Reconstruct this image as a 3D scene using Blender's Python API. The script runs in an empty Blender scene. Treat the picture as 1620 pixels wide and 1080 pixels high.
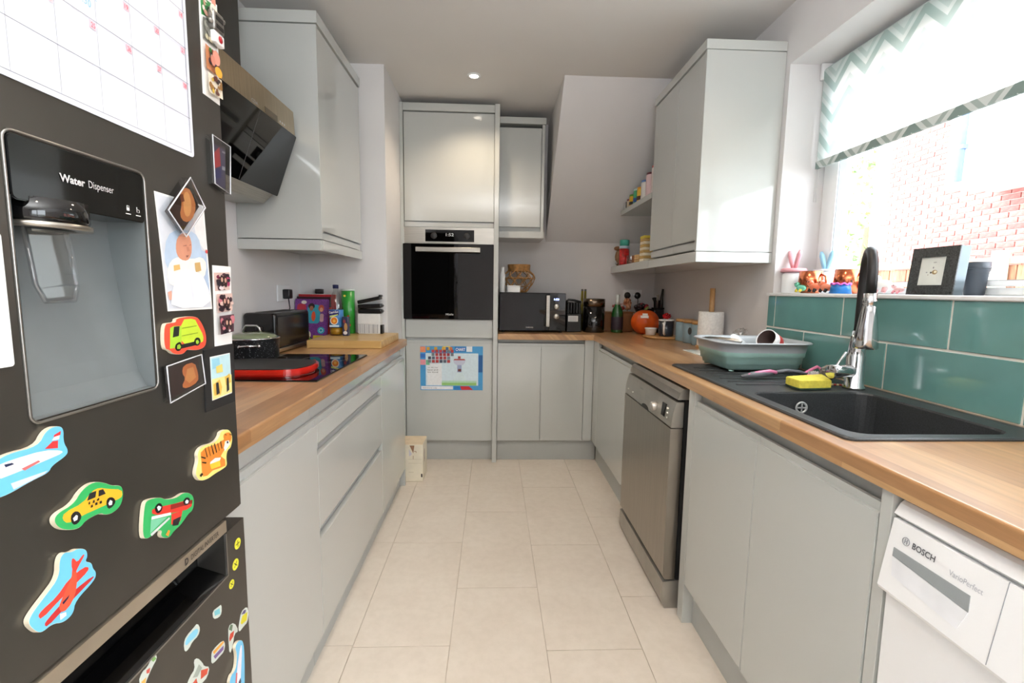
import bpy, bmesh, math, random
from mathutils import Vector, Matrix
random.seed(7)
PI = math.pi
sc = bpy.context.scene
COL = sc.collection

# ---------------------------------------------------------------- camera
cam = bpy.data.cameras.new('camera'); camo = bpy.data.objects.new('camera', cam); COL.objects.link(camo)
FPX, PITCH, YAW, ROLL, CAMZ = 736.18, -.1117, .0413, .0146, 1.217
cam.sensor_width = 36; cam.lens = FPX/1620*36; cam.clip_start = .02; cam.clip_end = 200
_f = Vector((math.sin(YAW)*math.cos(PITCH), math.cos(YAW)*math.cos(PITCH), math.sin(PITCH)))
_r = Vector((math.cos(YAW), -math.sin(YAW), 0)); _u = _r.cross(_f)
_R = _r*math.cos(ROLL)+_u*math.sin(ROLL); _U = _u*math.cos(ROLL)-_r*math.sin(ROLL)
camo.matrix_world = Matrix(((_R.x,_U.x,-_f.x,0),(_R.y,_U.y,-_f.y,0),(_R.z,_U.z,-_f.z,CAMZ),(0,0,0,1)))
sc.camera = camo

# ---------------------------------------------------------------- light
world = bpy.data.worlds.new('overcast_sky'); sc.world = world; world.use_nodes = True
bg = world.node_tree.nodes['Background']; bg.inputs[0].default_value = (.87,.945,1,1); bg.inputs[1].default_value = 3.35
def portal(name, loc, rot, sx, sy):
    l = bpy.data.lights.new(name, 'AREA'); l.shape = 'RECTANGLE'; l.size = sx; l.size_y = sy; l.energy = 1
    l.cycles.is_portal = True
    o = bpy.data.objects.new(name, l); COL.objects.link(o); o.location = loc; o.rotation_euler = rot; return o
portal('window_portal', (1.60,1.42,1.72), (0,PI/2,0), 1.1, 1.4)
portal('added_window_portal', (1.60,-1.3,1.4), (0,PI/2,0), 1.7, 2.3)  # guides sky light through the added window behind the camera
fl = bpy.data.lights.new('added_fill_light', 'AREA'); fl.shape = 'RECTANGLE'; fl.size = .5; fl.size_y = .5; fl.energy = 27; fl.color = (.93,.97,1)  # unseen fill light added behind the camera, aimed up at the ceiling
flo = bpy.data.objects.new('added_fill_light', fl); COL.objects.link(flo); flo.location = (.1,-.5,1.65); flo.rotation_euler = (math.radians(180),0,0)
def downlight_lamp(x, y, z, e=11):
    l = bpy.data.lights.new('downlight_lamp', 'SPOT'); l.energy = e; l.color = (1,.80,.58); l.spot_size = 2.3; l.spot_blend = .8; l.shadow_soft_size = .03
    o = bpy.data.objects.new('downlight_lamp', l); COL.objects.link(o); o.location = (x,y,z); return o
sc.view_settings.view_transform = 'Standard'; sc.view_settings.look = 'None'
sc.view_settings.exposure = 1.72; sc.view_settings.gamma = 1; sc.view_settings.use_curve_mapping = False
sc.cycles.max_bounces = 8; sc.cycles.diffuse_bounces = 5; sc.cycles.glossy_bounces = 4; sc.cycles.transparent_max_bounces = 12
sc.cycles.sample_clamp_indirect = 6; sc.cycles.caustics_reflective = False; sc.cycles.caustics_refractive = False

# ---------------------------------------------------------------- materials
def lin(c):
    r = []
    for v in c:
        v /= 255; r.append(v/12.92 if v <= .04045 else ((v+.055)/1.055)**2.4)
    return (*r, 1)
MC = {}
def nt(name):
    m = bpy.data.materials.new(name); m.use_nodes = True; n = m.node_tree
    return m, n, n.nodes['Principled BSDF']
def setp(b, rough=.5, metal=0, coat=0, spec=.5, trans=0):
    b.inputs['Roughness'].default_value = rough; b.inputs['Metallic'].default_value = metal
    b.inputs['Coat Weight'].default_value = coat; b.inputs['Coat Roughness'].default_value = .03
    b.inputs['Specular IOR Level'].default_value = spec; b.inputs['Transmission Weight'].default_value = trans
def coords(n, kind='Object', scale=(1,1,1), rot=(0,0,0)):
    t = n.nodes.new('ShaderNodeTexCoord'); mp = n.nodes.new('ShaderNodeMapping')
    mp.inputs['Scale'].default_value = scale; mp.inputs['Rotation'].default_value = rot
    n.links.new(t.outputs[kind], mp.inputs[0]); return mp.outputs[0]
def noise(n, vec, scale, detail=3, rough=.5):
    x = n.nodes.new('ShaderNodeTexNoise'); x.inputs['Scale'].default_value = scale; x.inputs['Detail'].default_value = detail
    x.inputs['Roughness'].default_value = rough; n.links.new(vec, x.inputs['Vector']); return x
def ramp(n, fac, stops):
    r = n.nodes.new('ShaderNodeValToRGB'); e = r.color_ramp.elements
    while len(e) < len(stops): e.new(.5)
    for el, (p, c) in zip(e, stops): el.position = p; el.color = c
    n.links.new(fac, r.inputs[0]); return r.outputs[0]
def bump(n, b, h, strength=.2, dist=.002):
    x = n.nodes.new('ShaderNodeBump'); x.inputs['Strength'].default_value = strength; x.inputs['Distance'].default_value = dist
    n.links.new(h, x.inputs['Height']); n.links.new(x.outputs[0], b.inputs['Normal'])
def mix(n, a, c2, fac=None, mode='MIX', f=.5):
    x = n.nodes.new('ShaderNodeMix'); x.data_type = 'RGBA'; x.blend_type = mode
    x.inputs[0].default_value = f
    if fac is not None: n.links.new(fac, x.inputs[0])
    for s, v in ((x.inputs[6], a), (x.inputs[7], c2)):
        if isinstance(v, tuple): s.default_value = v
        else: n.links.new(v, s)
    return x.outputs[2]
def sh(c, k): return tuple(max(0, min(255, v*k)) for v in c)
def plain(name, c, rough=.5, metal=0, coat=0, spec=.5, var=.04, vs=12, trans=0, bmp=0, scale=(1,1,1)):
    """a plain surface with a faint procedural mottling"""
    key = (name, tuple(c), rough, metal)
    if key in MC: return MC[key]
    m, n, b = nt(name); setp(b, rough, metal, coat, spec, trans)
    v = coords(n, scale=scale); x = noise(n, v, vs)
    n.links.new(ramp(n, x.outputs[0], [(.3, lin(sh(c, 1-var))), (.7, lin(sh(c, 1+var)))]), b.inputs['Base Color'])
    if bmp: bump(n, b, x.outputs[0], bmp)
    MC[key] = m; return m
def ink(c, rough=.45):
    return plain('print_ink', c, rough, var=.02, vs=60)
gloss = plain('grey_gloss_lacquer', (191,194,191), .14, coat=.5, var=.006, vs=2)
carcass = plain('grey_matt_carcass', (182,185,183), .4, var=.008)
wall_m = plain('white_wall_paint', (221,219,219), .75, var=.01, vs=3, bmp=.05)
ceil_m = plain('white_ceiling_paint', (220,217,214), .85, var=.008, vs=2)
white_gloss = plain('white_plastic_gloss', (240,241,242), .2, var=.004)
upvc = plain('white_upvc', (240,242,242), .25, var=.004)
black_pl = plain('black_plastic', (22,22,23), .35, var=.1)
black_gloss = plain('black_gloss', (8,8,9), .06, coat=.3, var=.05)
black_glass = plain('black_glass', (5,5,6), .03, spec=.38, var=.02)
chrome = plain('chrome', (210,212,214), .12, 1, var=.02)
steel = plain('brushed_steel', (176,172,164), .3, 1, var=.06, vs=6, scale=(1,1,60))
steel_dw = plain('brushed_steel_warm', (168,162,153), .34, 1, var=.03, vs=4, scale=(1,30,1))
dark_gap = plain('dark_void', (28,27,27), .8)
fridge_m = plain('dark_metallic_door', (92,89,84), .34, .75, var=.06, vs=5)
fridge_side = plain('dark_painted_side', (60,59,57), .5, .2)
cream_edge = plain('cream_board_edge', (226,214,190), .6)
paper = plain('white_paper', (240,240,238), .6, var=.01)
cardboard = plain('cardboard', (176,140,100), .8)
wicker_m = plain('wicker_cane', (164,122,72), .6, var=.25, vs=40)
def glassy(name, tint=(1,1,1), mixf=.12, rough=.02):
    if name in MC: return MC[name]
    m = bpy.data.materials.new(name); m.use_nodes = True; n = m.node_tree
    n.nodes.remove(n.nodes['Principled BSDF']); out = n.nodes['Material Output']
    t = n.nodes.new('ShaderNodeBsdfTransparent'); t.inputs[0].default_value = (*tint,1)
    g = n.nodes.new('ShaderNodeBsdfGlossy'); g.inputs['Roughness'].default_value = rough
    lw = n.nodes.new('ShaderNodeLayerWeight'); lw.inputs[0].default_value = .5
    pw = n.nodes.new('ShaderNodeMath'); pw.operation = 'POWER'; pw.inputs[1].default_value = 5; n.links.new(lw.outputs['Facing'], pw.inputs[0])
    ad = n.nodes.new('ShaderNodeMath'); ad.operation = 'MULTIPLY_ADD'; ad.inputs[1].default_value = .9; ad.inputs[2].default_value = mixf+.03
    n.links.new(pw.outputs[0], ad.inputs[0])
    x = n.nodes.new('ShaderNodeMixShader'); n.links.new(ad.outputs[0], x.inputs[0])
    n.links.new(t.outputs[0], x.inputs[1]); n.links.new(g.outputs[0], x.inputs[2]); n.links.new(x.outputs[0], out.inputs[0])
    MC[name] = m; return m
pane_m = glassy('window_glass', (1,1,1), 0.0)
clear_m = glassy('clear_acrylic', (.93,.94,.95), .1)
amber_m = glassy('clear_bottle_plastic', (.85,.86,.86), .06)
green_glass = plain('green_bottle_glass', (24,82,34), .08, coat=.5, var=.1)
def wood(name, base, dark, stave=(.5,.045), alongy=True, edge=False, rough=.3, contrast=1.0):
    m, n, b = nt(name); setp(b, rough, coat=.5); b.inputs['Coat Roughness'].default_value = .28
    t = n.nodes.new('ShaderNodeTexCoord'); sp = n.nodes.new('ShaderNodeSeparateXYZ'); n.links.new(t.outputs['Object'], sp.inputs[0])
    a = n.nodes.new('ShaderNodeMath'); a.operation = 'ADD'
    if alongy: n.links.new(sp.outputs[0], a.inputs[0])
    else: n.links.new(sp.outputs[1], a.inputs[0])
    n.links.new(sp.outputs[2], a.inputs[1])
    cb = n.nodes.new('ShaderNodeCombineXYZ'); n.links.new(sp.outputs[1 if alongy else 0], cb.inputs[0]); n.links.new(a.outputs[0], cb.inputs[1])
    br = n.nodes.new('ShaderNodeTexBrick'); n.links.new(cb.outputs[0], br.inputs['Vector'])
    br.inputs['Scale'].default_value = 1; br.inputs['Brick Width'].default_value = stave[0]; br.inputs['Row Height'].default_value = stave[1]
    br.inputs['Mortar Size'].default_value = .0004; br.offset = .37; br.inputs['Mortar Smooth'].default_value = 1
    br.inputs['Color1'].default_value = lin(base); br.inputs['Color2'].default_value = lin(dark); br.inputs['Mortar'].default_value = lin(sh(dark,.85))
    mp = n.nodes.new('ShaderNodeMapping'); mp.inputs['Scale'].default_value = (3,70,1); n.links.new(cb.outputs[0], mp.inputs[0])
    g = noise(n, mp.outputs[0], 1, 6, .6); g.inputs['Distortion'].default_value = .6
    mp2 = n.nodes.new('ShaderNodeMapping'); mp2.inputs['Scale'].default_value = (2.2,14,1); n.links.new(cb.outputs[0], mp2.inputs[0])
    g2 = noise(n, mp2.outputs[0], 1, 4, .6); g2.inputs['Distortion'].default_value = 1.2
    gr = ramp(n, g.outputs[0], [(.3, (1-.22*contrast,)*3+(1,)), (.62, (1.0,1.0,1.0,1))])
    gr2 = ramp(n, g2.outputs[0], [(.32, (1-.25*contrast,1-.3*contrast,1-.36*contrast,1)), (.6, (1,1,1,1))])
    c = mix(n, mix(n, br.outputs[0], gr, mode='MULTIPLY', f=1), gr2, mode='MULTIPLY', f=.8)
    n.links.new(c, b.inputs['Base Color']); bump(n, b, g.outputs[0], .08, .001)
    return m
oak_left = wood('oak_block_worktop', (212,170,122), (170,122,76), (.42,.062))
oak_right = wood('oak_worktop', (206,164,116), (176,130,86), (.55,.06), rough=.34)
bamboo = wood('bamboo_board', (214,182,120), (198,160,96), (.6,.022), alongy=False, rough=.5, contrast=.5)
light_wood = wood('light_wood', (206,158,98), (190,140,82), (2,.3), rough=.5, contrast=.6)
dark_wood = wood('warm_wood', (150,98,54), (130,82,44), (2,.3), rough=.5, contrast=.6)

# ---------------------------------------------------------------- mesh helpers
ORG = {}
class MB:
    def __init__(s): s.bm = bmesh.new(); s.mats = []
    def mi(s, m):
        if m not in s.mats: s.mats.append(m)
        return s.mats.index(m)
    def merge(s, b2, m, smooth=False):
        i = s.mi(m); b2.verts.index_update(); vs = [s.bm.verts.new(v.co) for v in b2.verts]
        for f in b2.faces:
            try:
                nf = s.bm.faces.new([vs[v.index] for v in f.verts]); nf.material_index = i; nf.smooth = f.smooth if smooth is None else smooth
            except ValueError: pass
        b2.free(); return s
    def box(s, x0, x1, y0, y1, z0, z1, m, bev=0, seg=2, rot=None, piv=None):
        b = bmesh.new(); bmesh.ops.create_cube(b, size=1)
        for v in b.verts: v.co = Vector(((v.co.x+.5)*(x1-x0)+x0, (v.co.y+.5)*(y1-y0)+y0, (v.co.z+.5)*(z1-z0)+z0))
        if bev: bmesh.ops.bevel(b, geom=b.edges[:], offset=bev, segments=seg, affect='EDGES', profile=.6)
        b.normal_update()
        for f in b.faces: f.smooth = max(abs(f.normal.x),abs(f.normal.y),abs(f.normal.z)) < .999
        if rot: 
            pv = Vector(piv) if piv else Vector(((x0+x1)/2,(y0+y1)/2,(z0+z1)/2))
            bmesh.ops.rotate(b, verts=b.verts, cent=pv, matrix=rot)
        return s.merge(b, m, None)
    def prism(s, fr, pts, d0, d1, m, bev=0, smooth=False):
        """outline pts (u,v) in frame fr, pushed from d0 to d1 along its normal"""
        b = bmesh.new(); lo = [b.verts.new(at(fr, u, v, d0)) for u, v in pts]; hi = [b.verts.new(at(fr, u, v, d1)) for u, v in pts]
        k = len(pts); b.faces.new(lo[::-1]); top = b.faces.new(hi)
        for i in range(k): b.faces.new((lo[i], lo[(i+1)%k], hi[(i+1)%k], hi[i]))
        bmesh.ops.recalc_face_normals(b, faces=b.faces)
        if bev: bmesh.ops.bevel(b, geom=list(top.edges), offset=bev, segments=2, affect='EDGES')
        return s.merge(b, m, smooth)
    def sheet(s, fr, pts, d, m):
        b = bmesh.new(); f = b.faces.new([b.verts.new(at(fr, u, v, d)) for u, v in pts]); f.normal_update()
        if f.normal.dot(fr[3]) < 0: f.normal_flip()
        return s.merge(b, m)
    def holed(s, fr, o, h, d0, d1, m, bev=0):
        """rectangular plate o=(u0,u1,v0,v1) with a rectangular hole h"""
        b = bmesh.new()
        def ring(r, d): return [b.verts.new(at(fr, u, v, d)) for u, v in ((r[0],r[2]),(r[1],r[2]),(r[1],r[3]),(r[0],r[3]))]
        of, hf, ob, hb = ring(o,d1), ring(h,d1), ring(o,d0), ring(h,d0)
        for i in range(4):
            j = (i+1)%4
            b.faces.new((of[i],of[j],hf[j],hf[i])); b.faces.new((ob[j],ob[i],hb[i],hb[j]))
            b.faces.new((ob[i],ob[j],of[j],of[i])); b.faces.new((hf[i],hf[j],hb[j],hb[i]))
        bmesh.ops.recalc_face_normals(b, faces=b.faces)
        if bev:
            es = [e for e in b.edges if all(v in of for v in e.verts)]
            bmesh.ops.bevel(b, geom=es, offset=bev, segments=3, affect='EDGES')
        return s.merge(b, m)
    def lathe(s, c, prof, m, seg=28, axis=(0,0,1), smooth=True, sx=1, sy=1):
        """profile of (radius, height) spun about axis through c"""
        b = bmesh.new(); q = Vector((0,0,1)).rotation_difference(Vector(axis)); c = Vector(c); rings = []
        for r, h in prof:
            if r <= 1e-6: rings.append([b.verts.new(c+q@Vector((0,0,h)))])
            else: rings.append([b.verts.new(c+q@Vector((r*sx*math.cos(2*PI*k/seg), r*sy*math.sin(2*PI*k/seg), h))) for k in range(seg)])
        for A, B in zip(rings, rings[1:]):
            for k in range(seg):
                j = (k+1)%seg
                if len(A)==1 and len(B)==1: break
                if len(A)==1: b.faces.new((A[0],B[j],B[k]))
                elif len(B)==1: b.faces.new((A[k],A[j],B[0]))
                else: b.faces.new((A[k],A[j],B[j],B[k]))
        if len(rings[0]) > 1 and len(rings[-1]) > 1:      # a hoop: close the profile on itself
            for k in range(seg):
                j = (k+1)%seg
                try: b.faces.new((rings[-1][k],rings[-1][j],rings[0][j],rings[0][k]))
                except ValueError: pass
        bmesh.ops.recalc_face_normals(b, faces=b.faces)
        s.merge(b, m, smooth)
        return s
    def cyl(s, a, c, r, m, seg=20, r2=None, smooth=True):
        a = Vector(a); c = Vector(c); L = (c-a).length; r2 = r if r2 is None else r2; e = min(.0012, r*.15)
        return s.lathe(a, [(0,0),(r-e,0),(r,e),(r2,L-e),(r2-min(e,r2*.5),L),(0,L)], m, seg, (c-a).normalized(), smooth)
    def tube(s, pts, r, m, seg=8, closed=False, rs=None):
        b = bmesh.new(); P = [Vector(p) for p in pts]; n = len(P); rings = []; up = Vector((0,0,1)); pa = None
        for i, p in enumerate(P):
            t = ((P[(i+1)%n]-P[i-1]) if closed else (P[min(i+1,n-1)]-P[max(i-1,0)])).normalized()
            if pa is None: pa = t.orthogonal().normalized()
            pa = (pa - t*pa.dot(t)).normalized(); pb = t.cross(pa); rr = rs[i] if rs else r
            rings.append([b.verts.new(p+(pa*math.cos(2*PI*k/seg)+pb*math.sin(2*PI*k/seg))*rr) for k in range(seg)])
        for i in range(n if closed else n-1):
            A, B = rings[i], rings[(i+1)%n]
            for k in range(seg):
                try: b.faces.new((A[k],A[(k+1)%seg],B[(k+1)%seg],B[k]))
                except ValueError: pass
        if not closed: b.faces.new(rings[0][::-1]); b.faces.new(rings[-1])
        bmesh.ops.recalc_face_normals(b, faces=b.faces)
        return s.merge(b, m, True)
    def ball(s, c, r, m, sx=1, sy=1, sz=1, seg=16, jit=0):
        b = bmesh.new(); bmesh.ops.create_uvsphere(b, u_segments=seg, v_segments=max(6,seg//2), radius=r)
        for v in b.verts:
            k = 1+random.uniform(-jit,jit); v.co = Vector((v.co.x*sx*k+c[0], v.co.y*sy*k+c[1], v.co.z*sz*k+c[2]))
        return s.merge(b, m, True)
    def build(s, name, parent=None):
        if parent is None:
            vs = [v.co for v in s.bm.verts]
            org = Vector(((min(v.x for v in vs)+max(v.x for v in vs))/2, (min(v.y for v in vs)+max(v.y for v in vs))/2, min(v.z for v in vs)))
        else: org = ORG[parent.name]
        for v in s.bm.verts: v.co -= org
        me = bpy.data.meshes.new(name); s.bm.to_mesh(me); s.bm.free()
        for m in s.mats: me.materials.append(m)
        o = bpy.data.objects.new(name, me); COL.objects.link(o)
        if parent is None: o.location = org
        else: o.parent = parent
        ORG[o.name] = org; return o
def at(fr, u, v, d=0): return fr[0]+fr[1]*u+fr[2]*v+fr[3]*d
def FX(x): return (Vector((x,0,0)), Vector((0,1,0)), Vector((0,0,1)), Vector((1,0,0)))       # faces +x, (u,v) = (y,z)
def NX(x): return (Vector((x,0,0)), Vector((0,-1,0)), Vector((0,0,1)), Vector((-1,0,0)))     # faces -x, (u,v) = (-y,z)
def NY(y): return (Vector((0,y,0)), Vector((1,0,0)), Vector((0,0,1)), Vector((0,-1,0)))      # faces -y, (u,v) = (x,z)
def PZ(z): return (Vector((0,0,z)), Vector((1,0,0)), Vector((0,1,0)), Vector((0,0,1)))       # faces up, (u,v) = (x,y)
def tilt(o, u, v):
    u = Vector(u).normalized(); v = Vector(v); v = (v-u*v.dot(u)).normalized(); return (Vector(o), u, v, u.cross(v))
def rect(u0, u1, v0, v1): return [(u0,v0),(u1,v0),(u1,v1),(u0,v1)]
def rrect(u0, u1, v0, v1, r, k=4):
    out = []
    for cx, cy, a in ((u1-r,v0+r,-90),(u1-r,v1-r,0),(u0+r,v1-r,90),(u0+r,v0+r,180)):
        for i in range(k+1):
            t = math.radians(a+90*i/k); out.append((cx+r*math.cos(t), cy+r*math.sin(t)))
    return out
def ell(cu, cv, ru, rv, rot=0, k=18):
    c, s = math.cos(rot), math.sin(rot)
    return [(cu+ru*math.cos(t)*c-rv*math.sin(t)*s, cv+ru*math.cos(t)*s+rv*math.sin(t)*c) for t in (2*PI*i/k for i in range(k))]
def smooth2(p, it=2):
    for _ in range(it):
        q = []
        for i in range(len(p)):
            a, b = p[i], p[(i+1)%len(p)]
            q += [(a[0]*.75+b[0]*.25, a[1]*.75+b[1]*.25), (a[0]*.25+b[0]*.75, a[1]*.25+b[1]*.75)]
        p = q
    return p
def shrink(p, k):
    cx = sum(a for a,_ in p)/len(p); cy = sum(b for _,b in p)/len(p)
    return [(cx+(a-cx)*k, cy+(b-cy)*k) for a, b in p]
def inset(p, d):
    """offset an outline inwards by d"""
    area = sum(p[i-1][0]*p[i][1]-p[i][0]*p[i-1][1] for i in range(len(p)))
    sg = 1 if area > 0 else -1; out = []
    for i in range(len(p)):
        a, b, c = p[i-1], p[i], p[(i+1)%len(p)]
        e = (c[0]-a[0], c[1]-a[1]); L = math.hypot(*e) or 1
        out.append((b[0]-e[1]/L*d*sg, b[1]+e[0]/L*d*sg))
    return out
def thing(name, label, cat, loc, group=None):
    o = bpy.data.objects.new(name, None); COL.objects.link(o); o.location = loc; o.empty_display_size = .05
    ORG[o.name] = Vector(loc); return tag(o, label, cat, group)
def tag(o, label, cat, group=None):
    o['label'] = label; o['category'] = cat
    if group: o['group'] = group
    return o
def struct(mb, name, parent=None):
    o = mb.build(name, parent)
    if parent is None: o['kind'] = 'structure'
    return o
def lab(o, l): o['label'] = l; return o
def copy_tree(o, loc, label):
    r = o.copy(); COL.objects.link(r); r.location = loc; r['label'] = label; ORG[r.name] = Vector(loc)
    for ch in list(o.children):
        c = ch.copy(); COL.objects.link(c); c.parent = r
        for g in list(ch.children):
            d = g.copy(); COL.objects.link(d); d.parent = c
    return r
def patches(fr, d0, items, name, parent, step=.00012):
    """flat print: coloured shapes, each a hair above the last; items = (rgb, outline)"""
    mb = MB()
    for i, (c, p) in enumerate(items):
        if 6 <= len(p) < 14: p = smooth2(p, 1)
        mb.sheet(fr, p, d0+step*(i+1), ink(c) if isinstance(c, tuple) else c)
    return mb.build(name, parent)
def text(s, fr, u, v, w, h, m, parent, d=0, name='lettering', bold=0, rot=0):
    """flat lettering with its lower left corner at (u,v), w wide and h tall"""
    cu = bpy.data.curves.new('lettering', 'FONT'); cu.body = s; cu.offset = bold; cu.resolution_u = 3
    t = bpy.data.objects.new('t', cu); COL.objects.link(t)
    me = bpy.data.meshes.new_from_object(t.evaluated_get(bpy.context.evaluated_depsgraph_get()))
    bpy.data.objects.remove(t); bpy.data.curves.remove(cu)
    xs = [p.co.x for p in me.vertices]; ys = [p.co.y for p in me.vertices]
    x0, x1, y0, y1 = min(xs), max(xs), min(ys), max(ys); org = ORG[parent.name]; c, sn = math.cos(rot), math.sin(rot)
    for p in me.vertices:
        a = (p.co.x-x0)/(x1-x0)*w; b = (p.co.y-y0)/(y1-y0)*h
        p.co = at(fr, u+a*c-b*sn, v+a*sn+b*c, d)-org
    me.materials.clear(); me.materials.append(m)
    o = bpy.data.objects.new(name, me); COL.objects.link(o); o.parent = parent; ORG[o.name] = org; return o

# ================================================================ THE SETTING
WX0, WX1, WY0, WY1, CZ = -1.12, 1.27, -2.9, 3.65, 2.45
def floor_mat():
    m, n, b = nt('beige_vinyl_tile'); setp(b, .42, spec=.4)
    oi = n.nodes.new('ShaderNodeObjectInfo'); v = coords(n)
    ad = n.nodes.new('ShaderNodeVectorMath'); ad.operation = 'MULTIPLY_ADD'; ad.inputs[1].default_value = (1,1,1)
    cb = n.nodes.new('ShaderNodeCombineXYZ'); mu = n.nodes.new('ShaderNodeMath'); mu.operation = 'MULTIPLY'; mu.inputs[1].default_value = 9
    n.links.new(oi.outputs['Random'], mu.inputs[0]); n.links.new(mu.outputs[0], cb.inputs[0]); n.links.new(mu.outputs[0], cb.inputs[1])
    n.links.new(v, ad.inputs[0]); n.links.new(cb.outputs[0], ad.inputs[2])
    x = noise(n, ad.outputs[0], 5, 5, .6); y = noise(n, ad.outputs[0], 28, 4, .6)
    c1 = ramp(n, x.outputs[0], [(.3, lin((226,214,201))), (.52, lin((230,219,206))), (.75, lin((234,224,212)))])
    c2 = ramp(n, y.outputs[0], [(.35, (.93,.925,.91,1)), (.6, (1,1,1,1))])
    n.links.new(mix(n, c1, c2, mode='MULTIPLY', f=.7), b.inputs['Base Color']); bump(n, b, y.outputs[0], .05, .001)
    return m
fm = floor_mat()
f = struct(MB().box(WX0-.15,WX1+.25,WY0-.15,WY1+.15,-.12,-.004, plain('floor_joint',(218,208,194),.7)), 'floor')
TW, TL, G = .3285, .6535, .0009
shared = None
for ci, (cx0, off) in enumerate([(-1.127,2.46),(-.797,2.14),(-.467,1.476),(-.137,1.785),(.192,1.447),(.522,1.72),(.852,2.05),(1.182,1.4)]):
    y = off-.655*8
    while y < WY1:
        a0, a1, b0, b1 = max(cx0+G,WX0+.001), min(cx0+.3295-G,WX1-.001), max(y+G,WY0+.001), min(y+.655-G,WY1-.001)
        if b1-b0 > .02 and a1-a0 > .02:
            MBt = MB().box(a0,a1,b0,b1,-.0035,0,fm,bev=.0006,seg=1) if not (abs(a1-a0-.3277)<.003 and abs(b1-b0-.6532)<.003 and shared) else None
            if MBt:
                c = Vector(((a0+a1)/2,(b0+b1)/2,0))
                for v in MBt.bm.verts: v.co -= c
                me = bpy.data.meshes.new('tile'); MBt.bm.to_mesh(me); me.materials.append(fm)
                if abs(a1-a0-.3277)<.003 and abs(b1-b0-.6532)<.003: shared = me
            else: me = shared
            o = bpy.data.objects.new('tile', me); COL.objects.link(o); o.parent = f
            o.location = Vector(((a0+a1)/2,(b0+b1)/2,0))-ORG['floor']
        y += .655
struct(MB().box(WX0-.15,WX1+.25,WY0-.15,WY1+.15,CZ,CZ+.1,ceil_m), 'ceiling')
struct(MB().box(WX0-.14,WX0,WY0,WY1,0,CZ,wall_m), 'wall_left')
struct(MB().box(WX0,-.622,2.772,WY1,0,CZ,wall_m,), 'wall_pillar')
struct(MB().box(WX0-.14,WX1+.24,WY1,WY1+.12,0,CZ,wall_m), 'wall_back')
rear = struct(MB().box(WX0-.14,WX1+.24,WY0-.14,WY0,0,CZ,wall_m), 'wall_rear')
SY0, SY1, SZ0, SZ1 = .72, 2.078, 1.204, 2.20     # window opening
wr = MB()
wr.box(WX1,WX1+.24,WY0,-2.5,0,CZ,wall_m).box(WX1,WX1+.24,-2.5,-.5,0,.55,wall_m).box(WX1,WX1+.24,-2.5,-.5,2.2,CZ,wall_m).box(WX1,WX1+.24,-.5,SY0,0,CZ,wall_m).box(WX1,WX1+.24,SY1,WY1,0,CZ,wall_m).box(WX1,WX1+.24,SY0,SY1,0,SZ0-.014,wall_m).box(WX1,WX1+.24,SY0,SY1,SZ1,CZ,wall_m)
wr = struct(wr, 'wall_right')
# splashback tiles, each one a piece set proud of the grout
tile_m = plain('teal_glazed_tile', (108,156,153), .1, coat=.4, var=.035, vs=7)
grout = plain('cream_grout', (232,230,222), .8)
lab(MB().box(1.2590,1.27,.5,2.092,.911,1.204,grout).build('grout', wr), 'cream grout behind the teal tiles')
for z0, z1, js in ((1.0690,1.2035,(2.090,2.034,1.6285,1.2285,.8285,.5)), (.9145,1.0615,(2.090,1.8285,1.4285,1.0285,.6285,.5))):
    for a, b_ in zip(js, js[1:]):
        MB().box(1.2565,1.2645,b_+.0036,a-.0036,z0,z1,tile_m,bev=.0012).build('tile', wr)
# sloping underside of the stairs
sl = MB()
sl.prism(FX(.40), [(2.83,2.45),(3.65,2.45),(3.65,1.585)], 0, .87, wall_m)
struct(sl, 'wall_bulkhead')
# window
w1 = MB(); fr = NX(1.47)
w1.holed(fr, (-SY1,-SY0,SZ0+.014,SZ1), (-SY1+.055,-SY0-.055,SZ0+.038,SZ1-.055), -.05, .012, upvc, .004)
w1 = struct(w1, 'window_1')
s1 = MB(); s1.holed(fr, (-SY1+.06,-1.09,SZ0+.042,SZ1-.06), (-SY1+.105,-1.13,SZ0+.058,SZ1-.1), -.035, .024, upvc, .003)
s1.holed(fr, (-1.085,-SY0-.06,SZ0+.042,SZ1-.06), (-1.045,-SY0-.1,SZ0+.058,SZ1-.1), -.035, .024, upvc, .003)
s1.build('sash', w1)
MB().holed(fr, (-SY1+.10,-1.125,SZ0+.053,SZ1-.095), (-SY1+.107,-1.132,SZ0+.060,SZ1-.102), -.01, .02, plain('grey_gasket',(150,156,160),.6)).build('gasket', w1)
for a, b_ in ((-SY1+.1,-1.125),(-1.05,-SY0-.09)):
    MB().box(1.482,1.486,-b_,-a,SZ0+.05,SZ1-.09,pane_m).build('pane', w1)
si = MB().box(1.25,1.47,SY0,SY1,1.204,1.218,white_gloss,bev=.004)
si.box(1.25,1.262,SY1-.01,2.094,1.204,1.218,white_gloss)
si.build('window_sill', w1)
# second window in the same wall, unseen, added to bring in daylight
w2_ = MB().holed(NX(1.47), (.5,2.5,.55,2.2), (.555,2.445,.605,2.145), -.05, .012, upvc, .004)
w2_.box(1.46,1.51,-1.53,-1.47,.59,2.16,upvc)
w2_ = struct(w2_, 'window_2_added')
MB().box(1.482,1.486,-2.46,-.54,.59,2.16,pane_m).build('pane', w2_)

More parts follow.
